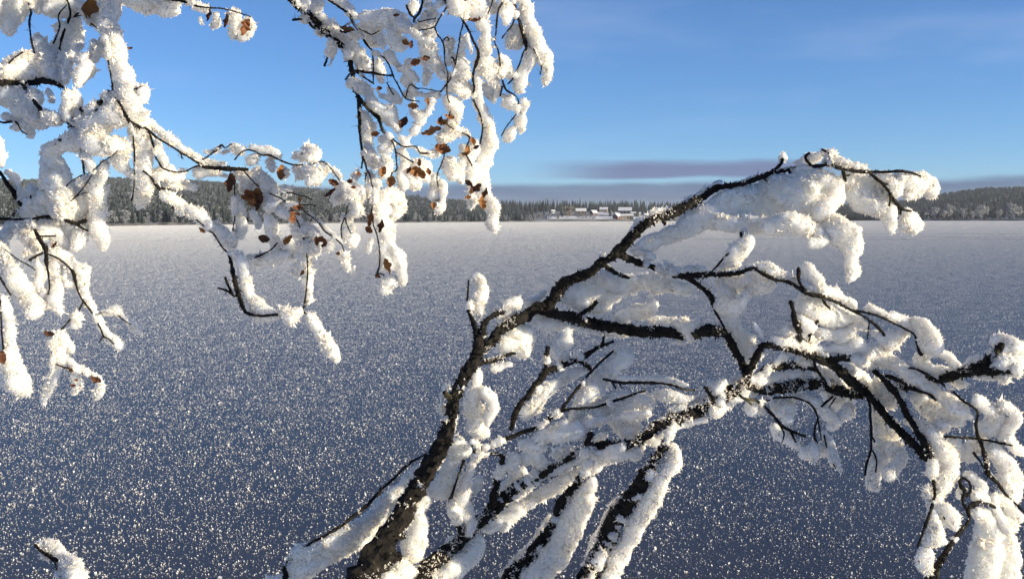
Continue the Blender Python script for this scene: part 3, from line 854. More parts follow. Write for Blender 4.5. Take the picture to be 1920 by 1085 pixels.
b 866 35 1.8, 868 45 1.8, 863 65 1.8, 860 85 1.5, 857 103 1.5, 854 118 2
g 868 70 8, 865 95 10, 858 115 10
f 875 65 6, 880 85 7, 884 100 6
b 815 50 1.5, 820 65 2, 828 75 2, 833 90 1.8, 834 115 1.5, 840 140 1.2
b 830 78 1.5, 838 70 2, 842 76 1
g 838 85 9, 845 75 9, 845 100 11, 840 118 8
b 847 107 2, 854 118 2.5, 852 130 2, 843 150 2, 832 165 2, 826 172 1.5
f 865 110 10, 870 125 11, 862 130 10, 875 140 9
g 850 150 13, 860 160 13, 875 165 10, 840 165 11
f 856 172 6, 875 172 6, 868 180 6
g 905 105 13, 895 125 9, 915 115 9
f 925 125 8, 930 135 8, 905 130 7, 920 145 9, 928 155 10, 935 168 8, 930 180 8, 925 192 5
g 915 165 11, 922 180 9
f 893 148 7, 895 165 8, 898 180 9, 897 195 10, 904 207 10, 906 220 9, 913 235 10, 920 250 12, 918 270 14, 912 290 12, 905 310 14, 905 330 13, 908 350 12, 915 365 11, 922 385 13, 925 400 13, 923 415 10, 925 428 6
b 940 -42 2.5, 945 -5 2, 935 18 2.2, 932 35 2.5, 930 60 2, 928 80 2, 934 95 1.8, 937 115 2, 940 135 2.2, 942 150 2.5, 945 160 2.5, 950 170 2.5, 957 174 2, 970 184 1.5, 972 200 1.8, 967 215 1.8, 957 228 1.8, 948 240 1.5, 940 255 1.2
g 920 0 9, 925 20 9
b 930 -42 2, 924 0 1.5, 915 25 1.5
f 950 15 9, 950 30 12, 948 42 9, 940 20 7
f 978 -5 13, 985 15 13, 990 35 13, 998 55 14, 1005 75 15, 1010 92 13, 1018 105 11, 1025 120 9, 1028 135 8, 1023 148 6, 1021 157 4
b 1000 92 2, 1010 110 1.5, 1015 125 1.5, 1013 140 1.2
g 970 60 13, 960 80 15, 972 80 13, 955 92 8
b 967 25 2, 965 35 2, 960 48 2, 950 60 1.5, 941 72 1.5
b 988 92 2.2, 983 95 2, 976 115 2, 970 130 2, 962 147 2, 952 158 1.5
f 995 105 13, 990 120 13, 980 135 14, 975 150 13, 970 165 11, 978 172 7
f 945 115 11, 950 130 12, 955 145 8, 940 105 7
b 942 162 2, 938 180 1.8
f 945 180 9, 955 190 10, 960 200 7, 945 195 7
f 982 190 8, 985 200 9, 980 215 9, 976 230 10, 980 242 7
f 962 240 7, 955 252 7, 952 262 4
f 840 185 11, 850 195 12, 857 210 9, 860 222 5
f 845 235 13, 840 250 13, 830 260 10, 855 250 9, 870 248 6, 880 255 5
b 840 140 1.5, 838 175 1.5, 845 205 1.5, 838 232 1.5, 860 246 1.5, 878 255 2, 880 262 2, 873 285 2, 885 310 2
f 880 320 9, 890 330 10, 888 318 9, 882 345 8
f 882 365 8, 885 378 9, 893 370 10, 884 388 6
f 870 295 8, 862 320 8, 862 330 8, 865 340 6
f 870 280 9, 885 285 10, 890 268 8, 880 300 8
f 845 300 9, 838 310 9, 845 320 9, 848 330 6
b 838 270 1.5, 832 295 1.5, 826 312 1.5, 822 320 1.5, 819 335 1.5, 822 350 1.2
g 815 332 8, 815 358 9, 812 368 8
f 828 345 8, 833 360 8, 830 375 8, 828 390 8, 822 395 5
f 785 312 14, 797 318 12, 775 335 9, 778 345 9, 785 350 6
f 765 325 6, 800 335 8
f 758 270 8, 770 275 7, 785 280 8, 800 288 6, 812 288 5
f 752 258 9, 765 262 9, 780 240 8
f 720 265 8, 728 278 8, 715 280 8, 735 270 8
b 730 258 2, 738 270 2, 742 285 2, 743 300 1.8, 744 318 1.8, 735 325 1.5, 728 345 1.5
b 742 285 1.5, 757 294 1.5, 775 305 1.3
g 755 285 12, 762 300 9, 755 315 11, 750 330 9, 755 345 9
f 768 290 5, 773 298 4
f 720 295 9, 725 310 8, 718 325 8
g 690 320 10, 695 335 10, 705 345 10, 690 350 9, 700 365 9
b 680 295 2.2, 680 300 2, 678 315 2
b 680 295 2.4, 684 303 2.2, 688 318 2, 694 330 2, 697 345 2, 703 365 2, 700 380 2, 697 395 1.8, 700 420 1.5, 708 445 1.5, 712 475 1.8, 712 495 1.8, 708 510 3, 705 520 3
b 687 325 1.5, 684 340 1.2
g 670 325 9, 662 335 8, 668 350 10, 675 365 11, 655 345 6
f 720 370 12, 735 365 12, 745 372 11, 748 385 12, 740 400 10
f 715 385 11, 708 395 10, 725 395 11, 710 410 9
f 725 420 13, 735 430 12, 715 425 8, 730 445 13, 722 455 11
f 715 470 14, 735 465 14, 745 480 15, 752 500 15, 755 520 12, 753 530 8
f 730 495 15, 720 480 13
f 725 540 13, 730 530 15, 718 545 8, 722 552 5
b 708 512 2.5, 720 515 1.5
f 692 460 6, 690 468 5, 696 450 5
b 190 -120 6, 230 -40 4, 300 -8 3.5, 340 2 3, 370 12 2.5, 395 15 2, 420 17 1.8, 450 25 1.5, 470 32 1.2
f 245 -10 19, 265 3 21, 290 6 20, 310 3 18, 330 -2 14, 355 3 11, 375 14 7, 390 20 5
f 275 22 11, 300 20 9, 330 18 9
g 375 35 5, 380 45 4
f 405 28 9, 408 40 8, 401 47 5
f 440 30 11, 442 46 10, 437 64 5
f 465 43 9, 458 58 8, 453 71 5, 470 60 7, 476 45 5
f -340 -278 16, -200 -248 20, -80 -222 16, 40 -190 20, 150 -160 16, 260 -128 18, 350 -108 13, 470 -72 14
f 500 -108 12, 600 -100 14, 700 -88 10, 770 -76 13, 830 -64 10
"""
LEAVES_LEFT = """
163 22 5 20 0, 103 461 5 6 40, 2 670 4 10 0, 133 690 7 5 20, 180 712 8 7 30, 93 627 8 6 10, 137 722 4 4 0, 143 712 3 3 0
436 343 12 14 15, 470 365 10 10 40, 482 372 9 14 -20, 476 380 9 9 10, 489 384 7 12 5, 462 369 8 6 30, 380 430 6 5 50
523 324 4 12 10, 625 342 8 8 30, 622 364 11 4 -40, 486 362 8 9 20, 563 374 4 5 0, 560 391 8 6 10, 545 405 4 11 0
538 447 9 4 -40, 596 452 6 7 0, 607 448 8 6 20, 610 459 6 5 -40, 635 475 4 4 0, 497 448 9 9 20, 568 512 5 4 -40
650 58 11 7 10, 710 165 5 4 0, 780 115 8 6 -20, 797 108 7 5 -10, 763 80 7 6 30, 775 197 8 6 10, 757 232 9 10 30
800 190 4 6 0, 892 41 11 4 0, 842 221 8 5 20, 830 230 8 8 0, 808 250 13 8 -20, 903 382 8 10 0, 890 350 11 6 -30, 880 342 7 5 30
877 371 5 4 0, 912 364 4 9 20, 876 283 6 7 0, 873 290 6 5 20, 885 267 5 7 -20, 893 275 5 4 -30, 832 282 13 12 25, 811 387 5 6 10
783 320 13 10 10, 792 326 9 7 40, 788 306 5 6 0, 767 321 5 6 20, 803 323 5 6 -10, 705 250 7 6 0, 733 338 9 10 20, 716 321 6 8 10
657 340 5 5 0, 672 326 4 4 0, 663 350 4 3 0, 698 414 6 11 5, 718 424 6 10 10, 695 430 8 6 20, 731 498 6 12 -25, 708 516 5 4 30
395 30 5 9 15, 428 40 5 11 10, 456 50 4 13 15, 648 62 9 5 0, 744 30 5 4 0, 870 2 6 4 0, 244 92 5 3 20
770 84 5 6 10, 826 226 5 6 20, 822 240 6 5 -10, 560 400 5 4 0
"""
TREE_RIGHT = """
b 860 2700 70, 840 2100 50, 760 1700 40, 690 1300 33, 670 1110 30, 695 1062 29, 720 1020 27, 742 985 23, 765 945 21, 785 910 19, 805 875 18, 822 845 16, 838 810 15, 845 780 13, 852 750 12, 862 720 12, 880 690 13, 893 665 13, 898 640 11, 905 622 10
b 720 1050 14, 735 1043 12, 750 1042 7
b 898 640 7, 892 620 6, 886 600 4.5, 880 585 3.5, 877 560 2.5, 879 525 1.8
b 900 630 6, 906 612 6, 915 598 5.5, 930 588 5, 945 585 4.5
b 893 668 10, 905 655 9, 923 640 9, 935 622 10, 960 605 11, 985 592 11, 1010 578 12, 1030 570 13, 1045 548 12, 1058 530 11, 1080 520 10, 1110 508 9, 1125 495 9, 1145 483 9, 1160 470 10, 1185 445 10, 1205 425 9, 1230 410 9, 1255 402 9, 1285 388 9, 1310 374 9, 1325 364 7, 1345 352 7, 1365 350 6, 1390 345 5.5, 1420 335 5, 1445 325 5, 1470 320 4.5, 1500 314 4.5, 1535 312 4, 1555 308 4, 1575 315 4, 1600 320 4, 1620 322 3.5, 1660 322 3, 1700 322 2.5, 1730 332 2
b 1240 408 6, 1247 420 4
b 1448 322 4, 1457 315 4, 1465 305 3.5, 1467 298 3
b 1625 320 4, 1640 332 4, 1655 345 3.5, 1668 362 3.5, 1678 378 3.5, 1692 392 3, 1708 396 2.5
b 1669 365 3, 1669 374 2.6, 1667 386 2
b 1655 343 2.5, 1664 346 1.5
b 1580 316 4, 1584 335 3, 1586 340 1.5
b 1584 330 2, 1593 328 1.5
b 1478 320 2.5, 1485 329 2.4, 1495 335 2
b 1430 332 2, 1443 346 1.5
b 1690 392 2.2, 1688 402 1.6
b 1555 308 3, 1557 298 3, 1553 288 2, 1541 280 2
b 1520 310 3, 1510 295 3, 1518 287 2.4
g 1195 468 16, 1225 452 20, 1255 440 20, 1285 428 21, 1310 412 22, 1335 402 24
g 1345 392 30, 1370 387 36, 1400 382 40, 1430 377 42, 1460 372 44, 1490 368 46, 1515 375 42
g 1352 415 20, 1390 418 18, 1450 425 18, 1480 420 24, 1510 425 22
f 1500 325 12, 1520 325 16, 1540 335 22, 1560 350 22, 1568 368 18, 1555 380 20, 1540 400 20
f 1575 345 12, 1510 340 18, 1525 355 20
f 1560 425 22, 1575 440 24, 1595 440 22, 1600 460 19, 1597 475 17, 1593 485 12, 1597 498 15, 1600 510 13, 1592 521 7
g 1535 440 17, 1550 452 13, 1520 455 8
f 1469 296 8, 1467 287 5
f 1485 306 6, 1497 305 6
f 1510 300 12, 1530 295 12, 1545 288 11, 1560 288 9, 1555 300 11, 1575 300 8, 1590 308 8, 1610 312 6, 1622 312 5
g 1590 335 15, 1610 345 21, 1635 350 21, 1620 375 25, 1645 380 21, 1600 365 20, 1650 392 15
f 1650 330 9, 1665 340 15, 1675 360 11, 1685 345 9
f 1700 340 13, 1720 345 15, 1735 345 15, 1745 350 13, 1745 362 9
f 1715 360 11, 1700 365 7, 1735 335 9, 1690 330 9, 1752 338 7
f 1665 400 15, 1668 415 15, 1672 428 11, 1672 438 5
f 1700 400 11, 1710 410 17, 1718 420 15, 1700 420 13, 1722 428 9, 1714 434 7
a2 1126 480 6, 1135 472 5
a2 1170 446 6, 1180 436 6, 1205 412 7, 1230 399 8, 1255 391 6
a2 1285 376 5, 1350 342 5, 1300 367 5, 1420 328 4
b 1160 475 8, 1180 485 7, 1205 495 6, 1230 503 6, 1250 512 6, 1275 517 6, 1300 518 6, 1325 515 5.5, 1350 514 5, 1380 512 5, 1400 506 4, 1415 503 3.5, 1425 510 3.5, 1440 518 4, 1455 525 4, 1475 528 3.5, 1490 535 4, 1505 545 4, 1520 552 4, 1540 555 4.5, 1555 560 4, 1575 570 3.5, 1590 578 3, 1610 588 3, 1630 600 3, 1645 612 3, 1658 628 3
b 1240 508 4, 1246 517 4
f3 1230 495 6, 1260 503 7, 1290 506 7, 1320 504 6
f 1190 468 8, 1215 478 8, 1225 483 7
b 1332 512 2, 1350 492 2, 1360 480 2, 1375 468 2, 1388 448 3, 1389 436 3
f 1365 492 13, 1375 480 16, 1390 465 17, 1400 455 15, 1405 445 11, 1395 430 9
f 1380 495 11, 1355 500 9
b 1285 518 5, 1310 535 5, 1325 548 5, 1335 560 6, 1340 580 4, 1350 600 2.5, 1360 620 3, 1372 645 3, 1382 660 3, 1388 668 2
b 1130 495 5, 1140 502 4.5, 1155 512 5, 1170 518 4, 1180 521 2
g 1130 520 18, 1150 530 22, 1180 530 22, 1210 528 18, 1245 532 18, 1285 540 12
g 1110 540 25, 1090 560 24, 1130 565 20, 1065 558 20, 1150 550 18
g 1310 530 9, 1330 540 7
g 1350 530 15, 1380 530 16, 1410 525 13, 1440 532 14, 1420 540 13
b 1440 518 3, 1456 527 2.5
b 1540 556 3, 1548 570 2.5, 1558 580 2
f 1420 502 8, 1440 505 10, 1455 507 9, 1470 518 6, 1490 525 8, 1505 532 9, 1525 540 9, 1560 550 8, 1580 558 8, 1600 572 8
b 1510 545 3, 1500 530 3, 1497 514 4.5, 1497 503 4
f 1512 500 10, 1520 515 12, 1530 530 13, 1535 540 9
f 1355 530 13, 1360 550 17, 1370 565 17, 1355 575 15, 1380 580 13, 1395 560 11, 1400 550 9
g 1365 605 19, 1380 630 23, 1395 655 23, 1405 680 19, 1405 692 13
f 1415 605 7, 1425 620 7, 1428 630 6
f 1410 660 13, 1425 665 11
b 1500 640 5, 1495 612 7, 1490 600 6, 1487 580 4.5, 1482 565 4
f 1500 600 12, 1515 610 14
b 1512 645 4, 1518 628 4, 1525 615 4, 1532 600 3.5
g 1510 570 19, 1535 585 23, 1560 595 23, 1585 600 19, 1610 600 13
f 1540 625 15, 1580 625 15, 1575 640 9, 1605 612 9, 1620 612 7
b 1600 582 2.2, 1620 585 2.5, 1640 590 2.5, 1660 598 2.5, 1680 608 2.2, 1700 618 2, 1715 628 2, 1722 655 3, 1728 665 4
f 1630 575 9, 1645 582 9, 1660 588 9, 1680 595 10, 1695 605 10, 1700 620 9
f 1670 640 11, 1680 635 13, 1690 625 9, 1660 630 9, 1640 625 9, 1670 650 7
b 1630 600 1.5, 1628 620 1.2, 1626 635 1
f 1720 605 11, 1735 615 13, 1745 630 15, 1752 645 13, 1760 655 9, 1740 650 11, 1725 625 11
b 1015 578 10, 1040 588 10, 1070 595 11, 1095 602 11, 1120 608 11, 1145 612 11, 1175 618 11, 1210 622 11, 1240 622 10, 1265 625 10, 1285 628 9, 1305 626 9, 1325 620 12, 1345 622 12, 1362 630 8, 1385 668 7, 1402 700 8
b 1080 594 5, 1087 590 5, 1100 582 5, 1112 572 5, 1118 564 4
a 1280 610 15, 1300 618 15, 1310 606 13, 1297 633 11, 1270 605 9
f 1170 595 11, 1185 585 13, 1200 580 13, 1215 575 11, 1225 570 11, 1210 590 11, 1160 595 7
f2 1220 602 7, 1245 600 8, 1265 600 7
f 1258 640 6, 1280 642 6
g 1010 600 17, 1040 608 13, 1075 612 8, 1110 620 7, 1150 628 5, 1200 632 4
g 960 620 18, 985 628 20, 970 650 20, 945 645 13, 985 660 12
f 950 572 9, 962 570 11, 970 565 8
f3 955 592 11, 940 604 11, 930 580 6
f3 990 567 6, 1005 560 6, 1020 550 6
g 895 560 11, 900 580 9, 895 600 7, 905 545 11
f 888 518 7, 898 525 9, 902 538 7
b 895 682 5, 905 680 5, 925 675 5, 945 668 4.5, 958 662 3.5, 967 663 2
g 925 690 9, 945 685 8, 955 683 5
g 895 700 9, 888 730 15, 885 760 19, 895 780 20, 890 800 17, 905 810 13
f 905 735 13, 918 745 15, 925 760 13, 918 775 13, 912 790 9, 915 800 5
b 850 748 8, 840 742 6, 832 735 5
b 852 775 8, 842 765 6
f2 838 724 7, 828 745 6, 830 765 6, 836 785 6
b 958 805 4, 962 790 5, 965 775 5.5, 978 755 5.5, 995 735 6, 1012 712 6.5, 1025 695 7, 1040 690 6, 1058 683 6, 1080 675 5, 1100 665 5, 1120 652 4, 1140 644 3, 1150 640 2.5
b 1022 700 6, 1025 685 5.5, 1025 670 5, 1026 650 4.5
b 1080 675 4, 1090 678 4, 1100 685 5, 1107 692 3.5
b 1128 648 3, 1131 640 3, 1132 631 2.2
b 998 730 4, 1010 727 3
g 1038 655 9, 1048 668 10, 1060 672 7
g 1060 640 15, 1065 622 13
g 985 775 12, 1005 755 14, 1020 737 14, 1045 718 12, 1070 703 10, 1090 695 9
b 885 830 6, 898 838 4, 910 840 3, 935 828 4, 960 818 4.5, 985 808 4.5, 1010 800 4.5, 1030 785 4, 1050 770 4, 1065 750 3, 1085 725 3, 1105 700 2.8, 1125 680 2.5, 1150 657 2
g 1125 720 18, 1110 740 18, 1095 755 14, 1075 775 12, 1135 700 18, 1150 690 18
f 1165 680 15, 1175 670 13, 1168 663 12, 1135 715 7
b 1045 775 3, 1065 767 2.5, 1090 765 3, 1120 762 3, 1150 752 3, 1180 742 2.8, 1210 732 2.5
g 1120 752 6, 1150 742 6, 1175 735 5
g 1080 790 15, 1110 785 17, 1140 775 17, 1170 770 19, 1200 755 17, 1215 760 15
g 1190 798 17, 1180 815 13, 1150 790 11
f 1060 800 14, 1040 815 16, 1070 815 12, 1085 802 12, 1010 820 14
f 1215 775 8, 1100 792 8
f 980 835 11, 1000 835 13, 1020 840 11
b 1130 710 2, 1138 712 2.5, 1165 717 2.8, 1200 717 3, 1235 718 3, 1260 722 2.5, 1285 730 2.2, 1303 731 2
b 1146 714 2, 1150 720 2, 1155 728 1.5
b 1160 717 2, 1167 726 1.3
g2 1145 702 7, 1170 709 7, 1200 709 7, 1230 711 7, 1260 716 7, 1290 723 6
f 1235 738 9, 1250 742 11, 1270 746 11, 1285 748 11, 1297 748 8
c3 870 2400 40, 850 1700 30, 780 1250 22, 790 1090 18, 830 1040 16, 860 1015 14, 890 985 15, 920 960 13, 945 935 13, 975 915 13, 1010 895 12, 1045 875 12, 1085 855 12, 1120 840 12, 1155 835 10, 1190 828 9, 1230 800 10, 1270 785 12, 1310 770 13, 1340 755 13, 1370 735 13, 1395 718 12, 1402 700 9
b-1 1400 706 8, 1418 668 7, 1430 648 6, 1445 648 6, 1460 650 6, 1485 655 7, 1510 662 8, 1530 670 9, 1555 680 10, 1580 700 9, 1605 722 9, 1630 742 8, 1650 765 8, 1665 785 9, 1680 800 8, 1700 820 8, 1720 838 8, 1738 860 8
c3 1240 795 5, 1255 777 5, 1280 766 5, 1295 762 3
f3 800 1085 20, 830 1075 22, 855 1060 22, 880 1045 20, 890 1020 16, 870 1030 18
f3 915 985 14, 935 975 16, 955 965 16, 970 950 14, 945 990 9
f3 985 940 12, 1010 930 12, 1035 915 12, 1060 900 12, 1085 885 11, 1110 875 12, 1130 860 12, 1150 855 12, 1170 850 11, 1195 850 11, 1200 835 12
a2 960 935 6, 990 915 6, 1030 890 6, 1065 872 6, 1100 858 6, 1140 845 8, 1165 838 8
g 1215 820 13, 1230 828 11, 1255 805 9, 1290 790 9, 1320 785 9
f 1340 775 8, 1360 760 9, 1385 745 11, 1395 738 9
f3 1265 770 5, 1300 753 5, 1330 738 6, 1360 721 5, 1390 703 5
b 1340 748 4, 1330 738 4, 1322 725 4
f 1345 722 11, 1355 716 9, 1340 735 8, 1330 713 7
c 1094 850 5, 1097 840 5, 1102 825 6, 1108 812 6
g 1120 822 11, 1130 817 9, 1115 835 9
f 1050 850 11, 1065 845 9, 1040 850 7
c 920 955 8, 928 925 8, 932 900 6, 938 880 6, 942 860 5, 940 853 4, 920 850 3, 905 853 3, 890 845 4
f 955 870 13, 965 860 11, 960 880 9
g 965 890 17, 950 912 14, 980 885 12
f 985 860 13, 1000 850 14, 1010 865 12, 1020 870 9
a 895 850 11, 885 870 9, 878 890 11, 870 915 13, 868 940 13, 875 960 15, 885 980 12, 880 998 8
c 870 862 3, 865 875 2.5, 858 895 2, 850 920 3, 845 940 5, 850 960 6, 858 980 5, 868 1000 6
g 898 900 7, 890 925 6
f4 850 832 16, 865 845 16, 845 870 18, 840 895 20, 820 918 16, 850 915 14
g 785 975 16, 780 1010 20, 770 1030 17, 785 1040 14, 785 955 12, 797 940 10
f2 745 1070 22, 765 1075 18, 725 1088 18, 800 1065 12
b4 720 1300 10, 560 1130 7, 535 1075 5, 548 1043 3.5, 582 1018 3, 610 1003 3, 640 985 3.5, 665 965 3.5, 690 945 3.5, 712 920 2.5, 740 895 2.5, 765 870 3, 785 858 2, 800 850 2
b 706 930 2.5, 712 922 3.5, 714 913 3
f 548 1062 20, 555 1045 16, 575 1035 16, 600 1028 18, 625 1016 18, 650 1003 18, 680 983 20, 705 963 18, 725 943 18, 745 920 14, 765 900 12, 783 880 9
f 540 1085 15, 520 1090 10, 500 1086 6
g 558 1075 20, 700 998 10, 640 1008 16
f 718 911 6, 722 915 5
c2 880 2400 36, 890 1600 26, 920 1200 18, 950 1095 16, 985 1055 13, 1010 1020 12, 1035 990 12, 1045 965 11, 1052 940 10, 1076 915 8, 1092 890 6, 1104 868 5, 1112 848 5
f 985 1085 18, 1012 1074 24, 1034 1045 20, 1056 1018 27, 1066 985 21, 1086 958 25, 1098 925 17, 1112 905 12
f 1050 1052 14, 1082 1000 13, 1104 940 11
f2 975 1042 7, 945 1078 7, 1005 1002 6, 1030 970 6
c2 890 2400 40, 980 1700 32, 1060 1250 22, 1095 1100 18, 1115 1060 18, 1135 1015 19, 1150 980 19, 1170 950 17, 1195 915 15, 1215 885 14, 1232 855 10, 1246 834 7, 1254 815 6, 1262 795 5
f 1140 1090 18, 1154 1066 14, 1160 1046 20, 1174 1020 13, 1186 1000 17, 1190 978 12, 1207 955 16, 1219 930 10, 1236 912 15, 1244 892 11, 1260 874 18, 1266 856 13, 1262 842 10
f 1170 1050 9, 1203 985 8, 1230 938 8, 1272 850 7
f2 1092 1060 7, 1115 1005 7, 1140 960 6, 1172 918 5
b-1 1545 675 8, 1575 672 6, 1605 675 6, 1625 685 6, 1645 700 6, 1665 720 6, 1685 745 6, 1700 775 6, 1715 800 6, 1735 835 7, 1745 860 7, 1748 890 4, 1753 920 3, 1750 940 3, 1742 965 3, 1735 985 3, 1728 1005 2.5, 1720 1025 2
b 1655 708 4, 1665 705 5, 1690 715 4, 1715 730 4, 1740 738 3, 1755 750 2
b 1690 712 2.5, 1705 690 2.5, 1735 700 2.5, 1760 715 2.5, 1785 732 2.5, 1805 750 2.5, 1832 770 2.5, 1830 795 3, 1833 815 3, 1842 838 4, 1848 860 5, 1852 885 6, 1870 905 3.5, 1885 925 3, 1905 945 2.5, 1920 960 2
f 1450 640 7, 1475 640 9, 1500 645 11, 1525 652 11, 1550 655 11, 1580 655 13, 1600 650 13, 1610 640 11, 1625 660 13, 1650 672 15, 1680 685 15, 1700 698 13, 1720 710 13
f 1475 622 12, 1485 616 9, 1530 640 9
f 1640 655 11, 1660 665 12
f 1715 670 9, 1740 666 9, 1760 662 9, 1775 668 12, 1785 677 11, 1800 702 11
f 1720 680 11, 1750 690 13, 1780 702 13, 1800 720 13, 1790 690 11
f 1730 720 11, 1760 740 15, 1790 760 17, 1815 780 16
g 1750 760 15, 1775 775 13, 1720 745 13, 1740 775 13, 1800 790 13
f 1830 750 13, 1850 765 15, 1870 780 15, 1860 800 17, 1840 800 15
f 1880 760 11, 1895 770 11, 1905 785 9, 1885 800 13
f2 1580 690 11, 1600 700 13, 1625 715 13, 1645 735 13, 1660 750 11, 1680 760 9
g 1650 720 14, 1670 735 11, 1690 740 9
g 1530 690 11, 1550 710 19, 1575 730 21, 1590 750 17, 1560 735 19, 1570 755 15
f 1590 770 13, 1575 780 11
b 1524 670 3, 1527 680 3, 1530 690 3, 1540 705 2.5, 1548 715 2, 1549 722 2
c3 1405 712 6, 1420 705 5, 1435 692 6, 1460 687 7, 1490 685 7, 1520 688 6, 1535 695 4
c3 1438 690 4, 1450 682 4, 1465 670 3, 1478 663 2.5
c4 1400 722 8, 1432 732 8, 1455 727 10, 1480 725 12, 1505 720 12, 1525 720 12, 1545 723 11, 1600 738 10, 1680 728 10, 1740 714 10, 1800 700 10, 1820 692 12, 1845 692 12, 1870 692 13, 1895 692 14, 1925 690 13, 1980 688 10, 2060 678 6, 2120 660 2.5
f3 1420 715 13, 1440 710 11, 1470 702 9, 1500 700 8, 1520 700 7
g 1410 730 14, 1395 740 11
g 1500 672 9, 1520 675 7
b 1385 740 3, 1396 747 3, 1420 752 3, 1440 768 3, 1455 785 3, 1465 797 3, 1485 808 2.8, 1510 818 2.5
b 1398 748 2.5, 1410 758 2
b 1422 754 2, 1432 752 2.2, 1450 746 2.5, 1465 745 2.2, 1490 745 2, 1520 758 2, 1533 783 2.5, 1528 800 2.5, 1527 820 2.5, 1533 830 2
b 1455 785 2, 1467 805 2, 1470 815 1.5, 1466 830 1
b 1483 810 2.5, 1492 828 2
b 1533 786 2, 1535 795 1.8, 1540 825 1.5
b 1540 762 2, 1547 755 2.5, 1562 743 2.5
b 1548 770 1.8, 1553 765 1.8, 1567 745 1.5
g 1410 765 13, 1430 770 11
g 1460 760 14, 1480 765 12, 1475 785 11
f 1455 772 8, 1462 776 6
f 1490 745 7, 1505 742 8, 1515 750 8, 1530 757 13, 1545 770 13, 1560 780 13, 1570 786 9
g 1460 810 12, 1480 825 13, 1495 835 9, 1450 800 9, 1470 830 9
f 1500 840 7, 1490 843 5
g 1510 850 13, 1530 850 13, 1545 845 11
f 1527 835 7, 1528 855 8, 1525 868 5
f 1545 815 8, 1555 830 10, 1560 850 11, 1568 868 8, 1575 880 7, 1577 887 4
g 1565 790 9, 1560 800 9
b 1545 815 1.6, 1552 845 1.5, 1558 860 1.5, 1567 878 1.2
b 1622 738 3, 1630 755 2.5, 1632 780 2.5, 1633 810 2.8, 1633 840 2.5, 1625 870 2.5, 1622 890 2
b 1634 815 2, 1640 828 1.5
b 1634 842 2, 1643 860 1.8, 1642 885 1.2
g 1645 760 13, 1650 790 15, 1655 820 17, 1650 850 19, 1642 875 18, 1637 895 14, 1634 905 10, 1645 915 5
f 1670 840 16, 1685 850 14, 1690 865 12, 1675 880 12, 1665 895 8
g 1625 740 8, 1645 745 9
g 1670 790 12, 1680 815 11
f 1700 790 9, 1720 800 13, 1745 810 17, 1760 835 19, 1775 860 21, 1780 885 19, 1770 905 17, 1760 925 13, 1755 945 15, 1770 960 17, 1785 975 15, 1790 990 9
f 1750 975 9, 1738 915 9, 1742 932 7
b 1751 942 2, 1765 955 2, 1771 973 1.5
f 1755 985 13, 1760 1000 13, 1745 1010 13, 1770 1015 9
f 1735 1035 13, 1732 1055 13, 1737 1070 9, 1725 1045 8
b 1300 2600 30, 1450 1800 22, 1650 1250 12, 1730 1100 7, 1755 1065 6, 1770 1040 6, 1785 1018 5, 1795 1003 4.5, 1810 985 4, 1818 970 3, 1815 955 5, 1825 945 5, 1840 940 4, 1855 945 3.5, 1866 951 3
b 1815 955 3, 1805 940 3, 1808 920 5, 1800 905 4, 1805 895 2.5, 1818 905 2.5, 1820 920 2.5, 1812 930 3
b 1760 1060 4, 1757 1085 4, 1760 1120 5
f2 1830 962 13, 1847 972 18, 1855 990 24, 1852 1020 28, 1848 1050 34, 1838 1080 32
f2 1870 1000 20, 1890 1020 22, 1888 1050 28, 1885 1080 28
f2 1870 962 17, 1858 955 11
f 1815 890 11, 1830 900 13, 1840 915 11, 1825 928 10, 1845 935 11
f 1800 930 7, 1795 885 8
b 1843 875 1.5, 1838 865 2, 1825 848 2.5
f 1855 840 13, 1870 850 15, 1885 870 17, 1895 890 17, 1905 910 17, 1900 935 13
f 1880 895 13, 1890 950 17, 1895 975 18, 1880 985 15, 1865 930 9, 1910 970 11
b 1770 820 2.5, 1775 818 2.5, 1800 820 2.5, 1830 822 2.5, 1860 827 2.5, 1885 832 2.5, 1905 835 2
f 1900 835 11, 1915 845 9, 1880 818 9
g 1790 835 15, 1810 850 15, 1825 835 11, 1790 860 13, 1840 825 7
f 1775 800 11, 1760 800 13
c4 1840 692 10, 1855 672 9, 1870 657 8, 1880 645 6
f4 1865 640 7, 1885 635 11, 1900 645 13, 1920 650 15, 1935 655 13, 1880 655 9
g2 1870 672 10, 1895 674 10, 1920 676 9
f4 1835 680 7, 1835 667 5, 1812 686 6
f4 1830 705 7, 1860 706 5
a2 1905 692 8, 1910 700 7
f4 1950 672 16, 1985 668 12, 2030 664 15, 2070 660 11, 2110 652 8
"""
STUB_LEFT = """
b 200 2700 14, 170 1900 10, 150 1400 7, 137 1110 5, 130 1080 4.5, 120 1060 4.5, 108 1052 4.5, 90 1040 4, 75 1030 3, 65 1020 2.5
b 150 1400 5, 112 1110 3.5, 108 1075 3, 105 1055 3
f 76 1018 7, 88 1018 11, 105 1030 12, 122 1042 12, 138 1058 12, 148 1072 11, 156 1092 11
f 78 1036 6, 88 1046 5
f 115 1080 5, 119 1092 6
"""
